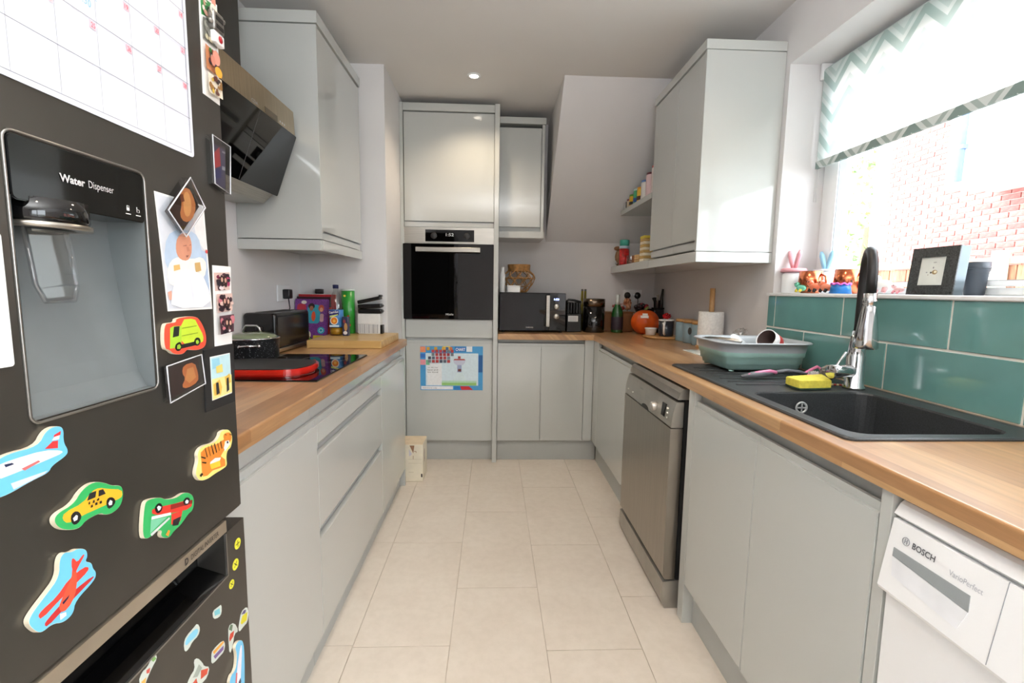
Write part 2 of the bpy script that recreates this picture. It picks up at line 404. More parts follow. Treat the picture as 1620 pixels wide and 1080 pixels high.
# ================================================================ OUTSIDE
gm = plain('grey_paving', (150,148,142), .85, var=.1)
o = MB().box(1.52,16,-8,16,-.3,-.12,gm).build('ground_outside'); o['kind'] = 'structure'
o = MB().box(-6,8,-12,-2.76,-.3,-.02,gm).build('ground_patio'); o['kind'] = 'structure'
house = thing('neighbouring_house', 'red brick house wall seen through the window beyond the garden fence', 'house', (6.5,5,-.12))
MB().box(6.52,6.9,0,8.0,-.12,5.4,plain('pale_mortar',(212,204,196),.9)).build('mortar_wall', house)
bm_ = []
for i, c in enumerate([(178,110,103),(185,120,113),(171,102,96),(188,124,112)]): bm_.append(plain('red_brick_%d'%i, c, .9, var=.12, vs=20))
bme = []
for m in bm_:
    t = MB().box(0,.03,-.1075,.1075,-.0325,.0325,m,bev=.003,seg=1); me = bpy.data.meshes.new('brick'); t.bm.to_mesh(me); me.materials.append(m); bme.append(me)
rest = MB(); cnt = 0
for r in range(0, 72):
    z = -.08+r*.075
    for k in range(34):
        y = .15+k*.225+(.1125 if r%2 else 0)
        if y > 7.88: continue
        if 5.25 < y < 7.9 and 1.85 < z < 3.72 and cnt < 300:
            o = bpy.data.objects.new('brick', random.choice(bme)); COL.objects.link(o); o.parent = house
            o.location = Vector((6.5+random.uniform(0,.003),y,z))-ORG['neighbouring_house']; cnt += 1
        else: rest.box(6.5,6.53,y-.1075,y+.1075,z-.0325,z+.0325,bm_[(k*7+r*3)%4])
rest = rest.build('brickwork', house); rest['kind'] = 'stuff'
bx = MB().box(5.75,6.49,3.6,5.92,2.55,4.9,plain('plain_white',(235,235,232),.8),bev=.01).build('white_box', house)  # plain white box standing out from the brickwork
lab(bx, 'plain white box on the brick wall')
pp = MB().cyl((5.72,5.72,2.62),(5.72,5.72,4.8),.04,plain('blue_grey_pipe',(96,118,178),.5))
for z in (3.0,3.9): pp.box(5.68,5.77,5.66,5.78,z,z+.05,plain('blue_grey_pipe',(96,118,178),.5))
pp.build('downpipe', house)
fence = thing('garden_fence', 'weathered wooden board fence with a pale post outside the window', 'fence', (5.0,4.7,-.12))
fb = [plain('fence_wood_%d'%i, c, .85, var=.2, vs=9, scale=(6,6,1)) for i, c in enumerate([(150,104,78),(134,92,72),(160,116,88)])]
fmesh = []
for m in fb:
    t = MB().box(-.012,.012,-.058,.058,0,1.62,m,bev=.003,seg=1); me = bpy.data.meshes.new('board'); t.bm.to_mesh(me); me.materials.append(m); fmesh.append(me)
for k in range(44):
    y = 2.2+k*.12
    o = bpy.data.objects.new('board', fmesh[k%3]); COL.objects.link(o); o.parent = fence; o.location = Vector((5.0+(k%2)*.008,y,-.1))-ORG['garden_fence']
MB().box(4.97,5.04,2.1,7.5,1.53,1.60,plain('fence_cap',(206,168,132),.8),bev=.004).build('rail', fence)
MB().box(4.94,4.97,2.1,7.5,.3,.39,fb[0],bev=.004).build('rail', fence)
for y in (4.40, 6.3): MB().box(4.88,4.97,y-.05,y+.05,-.12,1.66,plain('pale_post',(206,204,176),.9),bev=.008).build('post', fence)
tree = thing('garden_tree', 'pale green leafy tree beyond the fence to the left of the brick house', 'tree', (7.7,9.6,-.12))
MB().cyl((7.7,9.6,-.12),(7.75,9.55,2.6),.12,plain('bark',(120,100,80),.9),r2=.07).build('trunk', tree)
lf = MB(); lm = [plain('leaf_%d'%i, c, .7) for i, c in enumerate([(120,150,80),(96,130,64),(160,170,100)])]
for k in range(1400):
    a, h = random.uniform(0,2*PI), random.uniform(-1,1); rr = random.uniform(.5,1)**.5
    c = Vector((7.7+1.5*rr*math.cos(a)*math.sqrt(1-h*h), 9.6+1.4*rr*math.sin(a)*math.sqrt(1-h*h), 2.7+1.5*h*rr))
    q = [Vector((random.uniform(-.09,.09),random.uniform(-.09,.09),random.uniform(-.09,.09))) for _ in range(3)]
    i = lf.mi(random.choice(lm)); fc = lf.bm.faces.new([lf.bm.verts.new(c+p) for p in q]); fc.material_index = i
lf = lf.build('foliage', tree); lf['kind'] = 'stuff'

# ================================================================ WORKTOPS
WZ, WB = .911, .873
def nosing(mb, fr, u0, u1, m, back):
    """front strip with a softly rounded top edge; fr normal looks along the run"""
    r = .006; pts = [(u0,WB),(u0,WZ-r)]+[(u0+(u1-u0)/abs(u1-u0)*(r-r*math.cos(t)), WZ-r+r*math.sin(t)) for t in (PI/8*i for i in range(1,5))]+[(u1,WZ),(u1,WB)]
    mb.prism(fr, pts, 0, back, m)
wl = MB(); wl.box(-1.119,-.54,.86,2.770,WB,WZ,oak_left).box(-.62,-.54,2.77,2.805,WB,WZ,oak_left)
nosing(wl, (Vector((0,.86,0)),Vector((1,0,0)),Vector((0,0,1)),Vector((0,1,0))), -.5176, -.54, oak_left, 1.945)
tag(wl.build('worktop'), 'oak block worktop along the left wall, under the hob and chopping board', 'worktop')
SK = (.745,1.225,.915,1.90)      # sink outer x0,x1,y0,y1
HK = (SK[0]+.02,SK[1]-.02,SK[2]+.02,SK[3]-.02)
wq = MB()
wq.box(.72,HK[0],-.4,3.2,WB,WZ,oak_right).box(HK[1],1.2565,-.4,3.2,WB,WZ,oak_right).box(HK[0],HK[1],-.4,HK[2],WB,WZ,oak_right).box(HK[0],HK[1],HK[3],3.2,WB,WZ,oak_right)
wq.box(1.2565,1.2695,2.094,3.2,WB,WZ,oak_right)
wq.box(.033,.72,3.2,3.649,WB,WZ,oak_right).box(.72,1.2695,3.2,3.649,WB,WZ,oak_right)
nosing(wq, (Vector((0,-.4,0)),Vector((1,0,0)),Vector((0,0,1)),Vector((0,1,0))), .6995, .72, oak_right, 3.6)
nosing(wq, (Vector((.033,0,0)),Vector((0,1,0)),Vector((0,0,1)),Vector((1,0,0))), 3.182, 3.2, oak_right, .68)
tag(wq.build('worktop'), 'oak worktop turning the corner, holding the black sink and the microwave', 'worktop')

# ================================================================ BASE CABINETS
def doorbox(mb, fr, u0, u1, v0, v1, t=.019, lip=True):
    """slab door whose top edge is scooped into a finger pull"""
    mb.prism(fr, rect(u0,u1,v0,v1-(.018 if lip else 0)), -t, 0, gloss, bev=.0016)
    if lip:
        mb.prism(fr, rect(u0,u1,v1-.018,v1), -t, -.009, gloss)
def slab(name, parent, fr, u0, u1, v0, v1, t=.019, lip=True):
    m = MB(); doorbox(m, fr, u0, u1, v0, v1, t, lip); return m.build(name, parent)
# left run (faces +x), front plane x = -.5325
LF = FX(-.5325)
def base(label, fr, org, u0, u1, deep, mid=.80, top=.868):
    t = thing('base_cabinet', label, 'cabinet', org)
    mb = MB(); mb.prism(fr, rect(u0,u1,.15,mid), -deep, -.0205, carcass)
    if top > mid: mb.prism(fr, rect(u0,u1,mid,top), -deep, -.06, carcass)
    mb.build('body', t); return t
c1 = base('plain grey gloss base cabinet between the fridge and the drawers', LF, (-.83,1.13,0), .862, 1.399, .58)
slab('door', c1, LF, .864, 1.3995, .112, .815)
MB().prism(LF, rect(.862,1.399,.801,.872), -.055, -.0215, gloss).build('finger_rail', c1)
MB().box(-.585,-.565,.862,1.399,0,.14,carcass).build('plinth', c1)
c2 = base('wide grey gloss drawer unit with two recessed handle slots under the hob', LF, (-.83,1.8,0), 1.401, 2.212, .58); c2['category'] = 'drawer unit'; c2.name = 'drawer_unit'; ORG['drawer_unit'] = Vector((-.83,1.8,0))
def scoop(mb, u0, u1, v0, v1):     # slanted finger pull under a drawer front
    mb.prism((Vector((0,u0,0)),Vector((1,0,0)),Vector((0,0,1)),Vector((0,1,0))), [(-.5325,v1),(-.558,v0+.002),(-.5315-.03,v0+.002),(-.562,v1)], 0, u1-u0, gloss)
for z0, z1 in ((.738,.815),(.467,.704),(.112,.429)): slab('drawer', c2, LF, 1.4015, 2.2115, z0, z1, lip=(z1>.8))
sm = MB(); scoop(sm, 1.4015, 2.2115, .706, .737); scoop(sm, 1.4015, 2.2115, .431, .466); sm.build('handle_recess', c2)
MB().prism(LF, rect(1.401,2.212,.801,.872), -.055, -.0215, gloss).build('finger_rail', c2)
MB().box(-.585,-.565,1.401,2.212,0,.14,carcass).build('plinth', c2)
c3 = base('narrow grey gloss base cabinet at the far end of the left run', LF, (-.83,2.5,0), 2.214, 2.765, .58)
slab('door', c3, LF, 2.2145, 2.784, .112, .815)
MB().prism(LF, rect(2.214,2.784,.801,.872), -.055, -.0215, gloss).build('finger_rail', c3)
MB().box(-.585,-.565,2.214,2.784,0,.14,carcass).build('plinth', c3)
MB().box(-.621,-.5335,2.786,2.804,0,.872,gloss,bev=.001).box(-1.1,-.621,2.755,2.769,0,.872,gloss).build('end_panel', c3)
# right run (faces -x), front plane x = .7068 ; u = -y
RF = NX(.7068)
c4 = base('grey gloss double door base cabinet under the black sink', RF, (.98,1.17,0), -1.595, -.785, .52, mid=.725, top=.725)

slab('door', c4, RF, -1.566, -1.1775, .155, .838); slab('door', c4, RF, -1.1755, -.784, .155, .838)
MB().prism(RF, rect(-1.566,-.784,.801,.872), -.055, -.026, plain('shaded_rail_grey',(166,170,168),.35)).build('finger_rail', c4)  # darker grey on these rails paints in the shade under the worktop
MB().box(.745,.760,.784,1.566,0,.15,carcass).build('plinth', c4)
MB().box(.7068,.76,1.568,1.612,0,.872,gloss,bev=.001).build('end_panel', c4)
MB().box(.7068,1.25,.756,.780,0,.872,gloss,bev=.001).build('end_panel', c4)
c5 = base('grey gloss corner base cabinet beyond the dishwasher', RF, (.98,2.7,0), -3.14, -2.272, .52)
slab('door', c5, RF, -3.058, -2.272, .155, .838)
MB().prism(RF, rect(-3.06,-2.272,.801,.872), -.055, -.026, plain('shaded_rail_grey',(166,170,168),.35)).build('finger_rail', c5)
MB().box(.745,.760,2.272,3.21,0,.15,carcass).build('plinth', c5)
MB().box(.7075,.73,3.062,3.2215,.155,.872,gloss,bev=.001).build('corner_post', c5)
BF = NY(3.2)
c6 = base('grey gloss base cabinet with two narrow doors under the microwave', BF, (.34,3.4,0), .034, .642, .43)
slab('door', c6, BF, .034, .336, .15, .845); slab('door', c6, BF, .3385, .640, .15, .845)
MB().prism(BF, rect(.034,.640,.851,.872), -.05, -.022, plain('shaded_rail_grey',(166,170,168),.35)).build('finger_rail', c6)
MB().box(.034,.744,3.235,3.25,0,.146,carcass).build('plinth', c6)
MB().box(.643,.7055,3.2,3.222,.15,.872,gloss,bev=.001).build('corner_post', c6)

# ================================================================ TALL OVEN HOUSING
th = thing('tall_oven_housing', 'full height grey gloss cabinet tower around the built-in oven', 'cabinet', (-.29,3.4,0))
MB().box(.0,.0315,3.172,3.649,0,2.41,gloss,bev=.001).build('side_panel', th)
MB().box(-.621,-.6,3.185,3.649,0,2.41,gloss,bev=.001).build('side_panel', th)
mb = MB(); mb.box(-.599,-.001,3.222,3.649,.15,1.005,carcass).box(-.599,-.001,3.222,3.649,1.625,2.36,carcass).box(-.599,-.001,3.60,3.649,1.005,1.625,carcass); mb.build('body', th)
MB().box(-.5995,-.0005,3.19,3.649,2.362,2.41,gloss,bev=.002).build('cornice', th)
slab('door', th, BF, -.597, -.002, 1.662, 2.356, lip=False)
MB().box(-.599,-.001,3.206,3.222,1.624,1.658,gloss,bev=.001).build('filler', th)
lab(slab('drawer_front', th, BF, -.597, -.002, .880, 1.004, lip=False), 'shallow grey panel below the oven')
slab('door', th, BF, -.597, -.002, .150, .860)
MB().box(-.599,-.001,3.24,3.255,0,.147,carcass).build('plinth', th)

# wall cabinet right of the tower
w2 = thing('wall_cabinet', 'small grey gloss wall cabinet above the microwave, beside the tower', 'wall cabinet', (.19,3.5,1.575))
MB().box(.034,.34,3.352,3.649,1.60,2.32,carcass).build('body', w2)
slab('door', w2, NY(3.33), .034, .322, 1.652, 2.318, lip=False)
MB().box(.326,.345,3.325,3.649,1.60,2.34,gloss,bev=.001).build('side_panel', w2)
MB().box(.034,.352,3.32,3.649,2.342,2.385,gloss,bev=.002).build('cornice', w2)
MB().box(.034,.352,3.32,3.649,1.575,1.62,gloss,bev=.002).build('pelmet', w2)
# left wall cabinet
w3 = thing('wall_cabinet', 'tall grey gloss wall cabinet on the left wall beside the cooker hood', 'wall cabinet', (-.94,2.43,1.375))
MB().box(-1.119,-.778,2.137,2.74,1.425,2.31,carcass).build('body', w3)
MB().box(-1.119,-.755,2.1165,2.1345,1.424,2.308,gloss,bev=.001).build('side_panel', w3)
WF = FX(-.7575)
slab('door', w3, WF, 2.137, 2.7405, 1.462, 2.305, lip=False)
MB().prism(WF, rect(2.137,2.7405,1.426,1.456), -.019, -.008, gloss).build('finger_rail', w3)
MB().box(-1.119,-.750,2.112,2.745,2.312,2.36,gloss,bev=.002).build('cornice', w3)
pm = MB().box(-1.119,-.757,2.114,2.130,1.375,1.420,gloss,bev=.001); pm.box(-.772,-.754,2.131,2.7426,1.375,1.420,gloss,bev=.001); pm.box(-1.119,-.774,2.131,2.7426,1.40,1.421,carcass); pm.build('pelmet', w3)
# right wall cabinet and shelves
w4 = thing('wall_cabinet', 'large grey gloss double wall cabinet beside the window', 'wall cabinet', (1.09,2.43,1.353))
MB().box(.938,1.269,2.127,2.752,1.41,2.26,carcass).build('body', w4)
MB().box(.9155,1.269,2.108,2.126,1.402,2.262,gloss,bev=.001).build('side_panel', w4)
CF = NX(.917)
slab('door', w4, CF, -2.4105, -2.128, 1.452, 2.258, lip=False); slab('door', w4, CF, -2.752, -2.4125, 1.452, 2.258, lip=False)
MB().prism(CF, rect(-2.752,-2.4125,1.412,1.446), -.019, -.010, gloss).prism(CF, rect(-2.4105,-2.128,1.412,1.446), -.019, -.010, gloss).build('finger_rail', w4)
MB().box(.911,1.269,2.104,2.754,2.264,2.304,gloss,bev=.002).build('cornice', w4)
MB().box(.915,1.269,2.106,2.754,1.353,1.400,gloss,bev=.002).build('pelmet', w4)
sh1 = MB().box(.915,1.269,2.756,3.649,1.353,1.402,gloss,bev=.001).build('shelf'); tag(sh1, 'thick grey shelf level with the cabinet base, running into the corner', 'shelf')
sh2 = MB().box(.915,1.269,2.756,3.418,1.757,1.790,gloss,bev=.001).build('shelf'); tag(sh2, 'short upper grey shelf running into the sloping wall', 'shelf')

# ================================================================ OVEN
ov = thing('built_in_oven', 'built-in oven with a black glass door and steel handle in the tower', 'oven', (-.295,3.4,1.005))
OF = NY(3.196)
mb = MB(); mb.box(-.597,-.003,3.2,3.58,1.008,1.622,dark_gap); mb.build('body', ov)
mb = MB(); mb.prism(OF, rect(-.606,.0,1.515,1.622), -.004, .0, steel, bev=.002); mb.build('control_fascia', ov)
dp = MB().prism(OF, rect(-.459,-.133,1.528,1.606), 0, .002, black_glass).build('display_panel', ov)
text('1:52', OF, -.322,1.564,.052,.020, plain('display_digits',(225,230,235),.5), dp, .0024, 'digits', bold=.01)
for x in (-.402,-.182): MB().cyl((x,3.194,1.566),(x,3.188,1.566),.021,plain('dark_knob',(40,40,42),.3)).build('knob', dp)
MB().box(-.606,-.0,3.178,3.2,1.008,1.511,black_glass,bev=.002).build('glass_door', ov)
hd = MB().box(-.515,-.09,3.128,3.140,1.455,1.486,steel,bev=.003)
for x in (-.50,-.112): hd.box(x,x+.012,3.139,3.18,1.462,1.478,steel)
hd.build('handle', ov)
text('Miele', NY(3.178), -.322,1.035,.052,.013, plain('silver_print',(205,205,205),.4), ov, .0006, bold=.01)
# reward chart on the tall lower door
po = thing('reward_chart', 'colourful children\'s reward chart poster stuck on the cabinet door below the oven', 'poster', (-.283,3.199,.512))
PF = NY(3.2)
MB().prism(PF, rect(-.499,-.068,.513,.821), .0008, .0016, paper).build('sheet', po)
it = [((74,158,214),rect(-.499,-.068,.513,.821)), ((214,232,240),rect(-.462,-.100,.545,.772)), ((235,238,240),rect(-.452,-.352,.548,.700)),
      ((240,240,244),rect(-.494,-.275,.518,.541)), ((40,128,200),rect(-.268,-.215,.515,.541)), ((206,44,52),[(-.225,.541),(-.165,.541),(-.135,.515),(-.215,.515)]),
      ((150,200,120),rect(-.352,-.112,.546,.566)), ((186,222,196),rect(-.352,-.112,.566,.580)), ((238,150,110),rect(-.499,-.462,.778,.818)), ((240,214,90),rect(-.345,-.292,.790,.820)),
      ((52,110,190),rect(-.499,-.466,.738,.768)), ((228,150,160),rect(-.499,-.462,.690,.728)), ((40,120,196),rect(-.262,-.185,.783,.818)), ((232,236,240),rect(-.182,-.142,.783,.820)),
      ((30,96,160),rect(-.098,-.070,.640,.760)), ((120,190,150),rect(-.46,-.435,.69,.725)), ((200,206,224),[(-.275,.728),(-.185,.728),(-.195,.700),(-.215,.688),(-.245,.688),(-.265,.700)]),
      ((160,172,206),rect(-.245,-.215,.640,.690)), ((180,70,60),[(-.272,.724),(-.188,.724),(-.196,.733),(-.264,.733)]), ((112,60,54),rect(-.240,-.218,.645,.663)), ((178,58,64),rect(-.240,-.222,.735,.752)),
      ((214,232,236),[(-.245,.64),(-.215,.64),(-.180,.582),(-.280,.582)])]
for i in range(7):
    it.append((random.choice([(206,120,60),(70,110,160),(220,170,60),(190,60,70),(90,160,200)]), rect(-.455+i*.026,-.434+i*.026,.792,.815)))
for r in range(4):
    for k in range(6):
        it.append((random.choice([(150,52,60),(90,100,120),(180,64,64),(120,130,140),(200,80,90),(60,70,90)]), rect(-.445+k*.0262+(0 if r>1 else .024),-.425+k*.0262+(0 if r>1 else .024),.706+(3-r)*.0235,.726+(3-r)*.0235)))
patches(PF, .0016, it, 'print', po)
text('CHART', PF, -.256,.789,.066,.021, ink((245,245,248)), po, .0065, bold=.02)
for v, s in ((.668,'to do my'),(.652,'best and'),(.636,'be kind'),(.524,'Well done for today')): text(s, PF, -.448 if v>.6 else -.485, v, .07 if v>.6 else .10, .008, ink((60,60,66)), po, .0065)

# ================================================================ HOB, HOOD
hob = thing('hob', 'black glass hob set into the left worktop', 'hob', (-.8175,1.797,.911))
MB().box(-1.07,-.565,1.497,2.097,.9112,.9165,black_glass,bev=.0012).build('glass_top', hob)
ri = MB()
for x, y, r in ((-.93,1.65,.09),(-.70,1.64,.07),(-.93,1.95,.07),(-.70,1.95,.09)):
    ri.tube([(x+r*math.cos(t),y+r*math.sin(t),.9165) for t in (2*PI*i/40 for i in range(40))], .0006, plain('zone_print',(110,110,112),.5), 4, True)
ri.build('cooking_zone', hob)
MB().box(-1.073,-.562,1.494,2.1,.9111,.9125,steel,bev=.0005).build('trim', hob)
hd = thing('cooker_hood', 'angled cooker hood with black glass front and steel strip on the left wall', 'cooker hood', (-1.0,1.8,1.565))
HFm = (Vector((0,1.5,0)),Vector((1,0,0)),Vector((0,0,1)),Vector((0,1,0)))
MB().prism(HFm, [(-1.119,1.567),(-.985,1.567),(-.945,1.606),(-.862,1.842),(-.862,1.938),(-1.119,1.938)], .004, .586, steel).build('body', hd)
MB().prism(HFm, [(-.8615,1.846),(-.846,1.846),(-.850,1.944),(-.8615,1.944)], 0, .590, plain('warm_steel',(176,160,134),.28,1,var=.05,vs=5,scale=(1,50,1))).build('control_strip', hd)
gt = tilt((-.936,1.498,1.600), (0,1,0), (.090,0,.248))
g = MB().prism(gt, rrect(0,.594,0,.262,.006), -.001, .007, black_glass, bev=.001).build('glass_panel', hd)
MB().prism(gt, rect(.285,.288,.004,.258), .007,.0073, plain('panel_seam',(70,70,70),.5)).build('seam', g)
cs = tilt((-.846,0,1.846),(0,1,0),(-.004,0,.098))
m_ = MB().prism(cs, rect(1.83,1.93,.004,.026), .0, .0015, plain('tinted_buttons',(110,98,78),.3,.6)).build('button_panel', hd)
text('CDA', cs, 1.735,.008,.045,.012, plain('silver_print',(205,205,205),.4), m_, .0006, bold=.01)
for k in range(3): MB().prism(cs, ell(1.955+k*.018,.014,.004,.004,k=10), 0, .001, plain('silver_print',(205,205,205),.4)).build('button', m_)
MB().box(-1.119,-.955,1.67,1.89,1.94,2.448,plain('dark_chimney',(62,57,52),.35,.6),bev=.002).build('chimney', hd)

# ================================================================ DISHWASHER (faces -x)
dw = thing('dishwasher', 'stainless steel freestanding dishwasher under the right worktop', 'dishwasher', (.95,1.95,0))
MB().box(.712,1.25,1.655,2.245,.02,.838,dark_gap).build('body', dw)
SDX = (Vector((0,1.65,0)),Vector((1,0,0)),Vector((0,0,1)),Vector((0,1,0)))
MB().prism(SDX, [(.706,.118),(.668,.118),(.660,.130),(.660,.712),(.706,.712)], 0, .6, steel_dw).build('door', dw)
cpf = [(.706,.716),(.662,.716)]+[(.662+.016*(k/6)**2,.716+.096*k/6) for k in range(1,7)]+[(.706,.812)]
cp = MB().prism(SDX, cpf, 0, .6, plain('satin_silver',(176,172,164),.35,.8)).build('control_panel', dw)
MB().prism(SDX, [(.72,.822),(.681,.822),(.690,.848),(.702,.862),(1.0,.862),(1.0,.822)], -.002, .604, plain('satin_silver',(176,172,164),.35,.8)).build('worktop_lid', dw)
MB().prism(SDX, [(.74,.0),(.672,.0),(.660,.03),(.660,.108),(.706,.112),(.74,.112)], -.001, .602, plain('satin_silver_kick',(172,168,160),.4,.7)).build('kickplate', dw)
k_ = MB().cyl((.668,1.827,.755),(.646,1.827,.752),.019,plain('satin_silver_knob',(205,202,196),.3,.7)).build('knob', dw)
pf = tilt((.662,0,.716),(0,-1,0),(.010,0,.096))
MB().prism(pf, rect(-1.762,-1.722,.022,.072), -.002, .0022, black_glass).build('display', dw)
for k in range(3): MB().cyl((.668,1.70,.742+k*.018),(.661,1.70,.742+k*.018),.004,plain('satin_silver_knob',(205,202,196),.3,.7),10).build('button', dw)
MB().lathe((.6625,1.95,.716),[(0,-.0005),(.045,-.0005),(.045,.001),(0,.001)],plain('dark_recess',(38,36,30),.5),24,(-1,0,0),False,sy=1,sx=.35).build('handle_recess', dw)
text('BOSCH', pf, -2.035,.066,.036,.007, ink((90,88,84)), dw, .0022)
for y in (2.205,2.13): MB().cyl((.668,y,.745),(.659,y,.745),.004,plain('satin_silver_knob',(205,202,196),.3,.7),10).build('button', dw)

# ================================================================ WASHING MACHINE (faces -x)
wm = thing('washing_machine', 'white washing machine under the near end of the right worktop', 'washing machine', (.98,.45,0))
WFm = (Vector((0,.150,0)),Vector((1,0,0)),Vector((0,0,1)),Vector((0,1,0)))
MB().box(.716,1.24,.152,.748,.015,.83,white_gloss,bev=.004).build('body', wm)
MB().prism(WFm, [(1.24,.833),(.712,.833),(.706,.838),(.716,.856),(.722,.861),(1.24,.861)], 0, .6, white_gloss).build('lid', wm)
wpf = tilt((.6886,0,.706),(0,-1,0),(.018,0,.123))
wp = MB().prism(WFm, [(.73,.70),(.692,.70),(.689,.706),(.707,.829),(.73,.829)], 0, .6, white_gloss).build('control_panel', wm)
MB().prism(wpf, rect(-.5662,-.5655,.002,.126), -.001, .0004, plain('seam_grey',(150,154,160),.5)).build('seam', wp)
MB().prism(WFm, [(.722,.02),(.716,.02),(.708,.08),(.704,.696),(.722,.696)], .002, .596, white_gloss).build('front_panel', wm)
dg = MB(); dg.prism(wpf, [(-.736,.077),(-.606,.077),(-.603,.053),(-.735,.062)], -.002, .0008, plain('grey_grip',(150,156,158),.45))
dg.build('drawer_grip', wp)
MB().prism(wpf, [(-.735,.0615),(-.603,.0525),(-.612,.020),(-.728,.030)], -.002, .0006, plain('drawer_scoop',(232,234,238),.3)).build('drawer_scoop', wp)
lg = text('BOSCH', wpf, -.705,.092,.040,.0105, ink((88,90,96)), wm, .0012, bold=.02)
tr = MB(); c0 = at(wpf,-.7175,.0975,.001)
tr.tube([at(wpf,-.7175+.0065*math.cos(t),.0975+.0065*math.sin(t),.001) for t in (2*PI*i/24 for i in range(24))], .0006, ink((150,152,158)), 4, True)
for du in (-.002,.002): tr.prism(wpf, rect(-.7175+du-.0006,-.7175+du+.0006,.0935,.1015), .0006, .0012, ink((150,152,158)))
tr.prism(wpf, rect(-.7195,-.7155,.0969,.0981), .0006, .0012, ink((150,152,158))); tr.build('emblem', wm)
text('VarioPerfect', wpf, -.641,.088,.050,.0085, ink((178,182,190)), wm, .0012)
MB().lathe(at(wpf,-.45,.062,0),[(0,0),(.034,0),(.033,.02),(0,.022)],plain('silver_dial',(196,200,206),.3,.6),32,tuple(wpf[3])).build('dial', wp)
for k in range(4): MB().prism(wpf, ell(-.535+k*.012,.095-k*.004,.003,.003,k=10), 0, .0012, ink((150,155,160))).build('marking', wp)
wd = MB().lathe((.704,.45,.42),[(.15,.0),(.235,.0),(.245,.006),(.235,.020),(.205,.030),(.165,.026),(.15,.010)],white_gloss,48,(-1,0,0)).build('door_ring', wm)
MB().lathe((.704,.45,.42),[(0,.018),(.08,.016),(.155,.008),(.162,.014),(.162,.004),(0,.004)],black_glass,40,(-1,0,0)).build('door_glass', wm)
MB().tube([(.7035,.45+.262*math.cos(t),.42+.262*math.sin(t)) for t in (2*PI*i/60 for i in range(60))], .0012, plain('seam_dark',(96,100,106),.5), 5, True).build('door_seam', wm)

# ================================================================ SINK
sink_m = plain('black_granite_composite', (54,56,58), .38, var=.16, vs=260, bmp=.06)
sk = thing('sink', 'black composite sink with bowl and drainer set in the right worktop', 'sink', (.985,1.4,.911))
ZT = .917; BWL = (.785,1.157,.948,1.372)     # bowl x0,x1,y0,y1
def chrect(x0,x1,y0,y1,r,k=5): return rrect(x0,x1,y0,y1,r,k)
m_ = MB(); b_ = bmesh.new()
def loop(pts, z): return [b_.verts.new((x,y,z)) for x, y in pts]
L = [loop(chrect(SK[0],SK[1],SK[2],SK[3],.02),.9112), loop(chrect(SK[0],SK[1],SK[2],SK[3],.02),ZT-.002), loop(chrect(SK[0]+.004,SK[1]-.004,SK[2]+.004,SK[3]-.004,.018),ZT+.001), loop(chrect(SK[0]+.014,SK[1]-.014,SK[2]+.014,SK[3]-.014,.012),ZT-.001)]
def bridge(A, B):
    k = len(A)
    for i in range(k): b_.faces.new((A[i],A[(i+1)%k],B[(i+1)%k],B[i]))
for A, B in zip(L, L[1:]): bridge(A, B)
I = [loop(chrect(*BWL,.045),ZT-.001), loop(chrect(BWL[0]+.002,BWL[1]-.002,BWL[2]+.002,BWL[3]-.002,.045),ZT-.006), loop(chrect(BWL[0]+.010,BWL[1]-.010,BWL[2]+.010,BWL[3]-.010,.042),ZT-.165), loop(chrect(BWL[0]+.03,BWL[1]-.03,BWL[2]+.03,BWL[3]-.03,.03),ZT-.185)]
for A, B in zip(I, I[1:]): bridge(A, B)
b_.faces.new(I[-1])
# deck between the outer rim and the bowl mouth, filled
eds = [b_.edges.get((L[-1][i],L[-1][(i+1)%len(L[-1])])) for i in range(len(L[-1]))]+[b_.edges.get((I[0][i],I[0][(i+1)%len(I[0])])) for i in range(len(I[0]))]
bmesh.ops.triangle_fill(b_, use_beauty=True, edges=eds)
bmesh.ops.recalc_face_normals(b_, faces=b_.faces)
m_.merge(b_, sink_m); m_.build('basin', sk)
ds = MB()
for k in range(7): ds.box(.80,1.10,1.47+k*.055,1.476+k*.055,ZT-.0012,ZT+.0016,sink_m,bev=.001,seg=1)
ds.build('drainer_rib', sk)
ow = MB().lathe((.948,1.3615,.869),[(.013,0),(.019,0),(.019,.003),(.016,.004),(.013,.002)],plain('satin_ring',(196,198,198),.4,.3),24,(0,-1,0))
ow.box(.934,.962,1.3575,1.3595,.8670,.8710,plain('satin_ring',(196,198,198),.4,.3)).box(.946,.950,1.3575,1.3595,.855,.883,plain('satin_ring',(196,198,198),.4,.3)); ow.build('overflow', sk)
MB().lathe((.97,1.16,ZT-.1845),[(0,.0),(.04,.0),(.045,.004),(.03,.006),(0,.003)],chrome,28).build('drain', sk)

# ================================================================ TAP
tp = thing('kitchen_tap', 'chrome kitchen tap with a black pull-out hose arching over the sink', 'tap', (1.155,1.424,ZT-.001))
bx_, by_ = 1.158, 1.424
MB().lathe((bx_,by_,ZT-.0005),[(0,0),(.031,0),(.031,.006),(.027,.010),(.0265,.105),(.024,.108),(.0235,.125),(.021,.150),(.0165,.185),(0,.186)],chrome,32).build('body', tp)
e1 = Vector((1.088,1.308,0)); b0 = Vector((bx_,by_,0)); mid = (b0+e1)/2; R2 = (e1-b0).length/2; dr = (e1-b0).normalized()
hp = [(bx_,by_,ZT+.17),(bx_,by_,1.17),(bx_,by_,1.22)]
for i in range(0,13):
    a = PI-PI*i/12; p = mid+dr*(R2*math.cos(a)); hp.append((p.x,p.y,1.262+R2*1.25*math.sin(a)))
hp += [(e1.x,e1.y,1.215)]
MB().tube(hp, .0135, plain('black_silicone',(26,25,26),.45), 16).build('hose', tp)
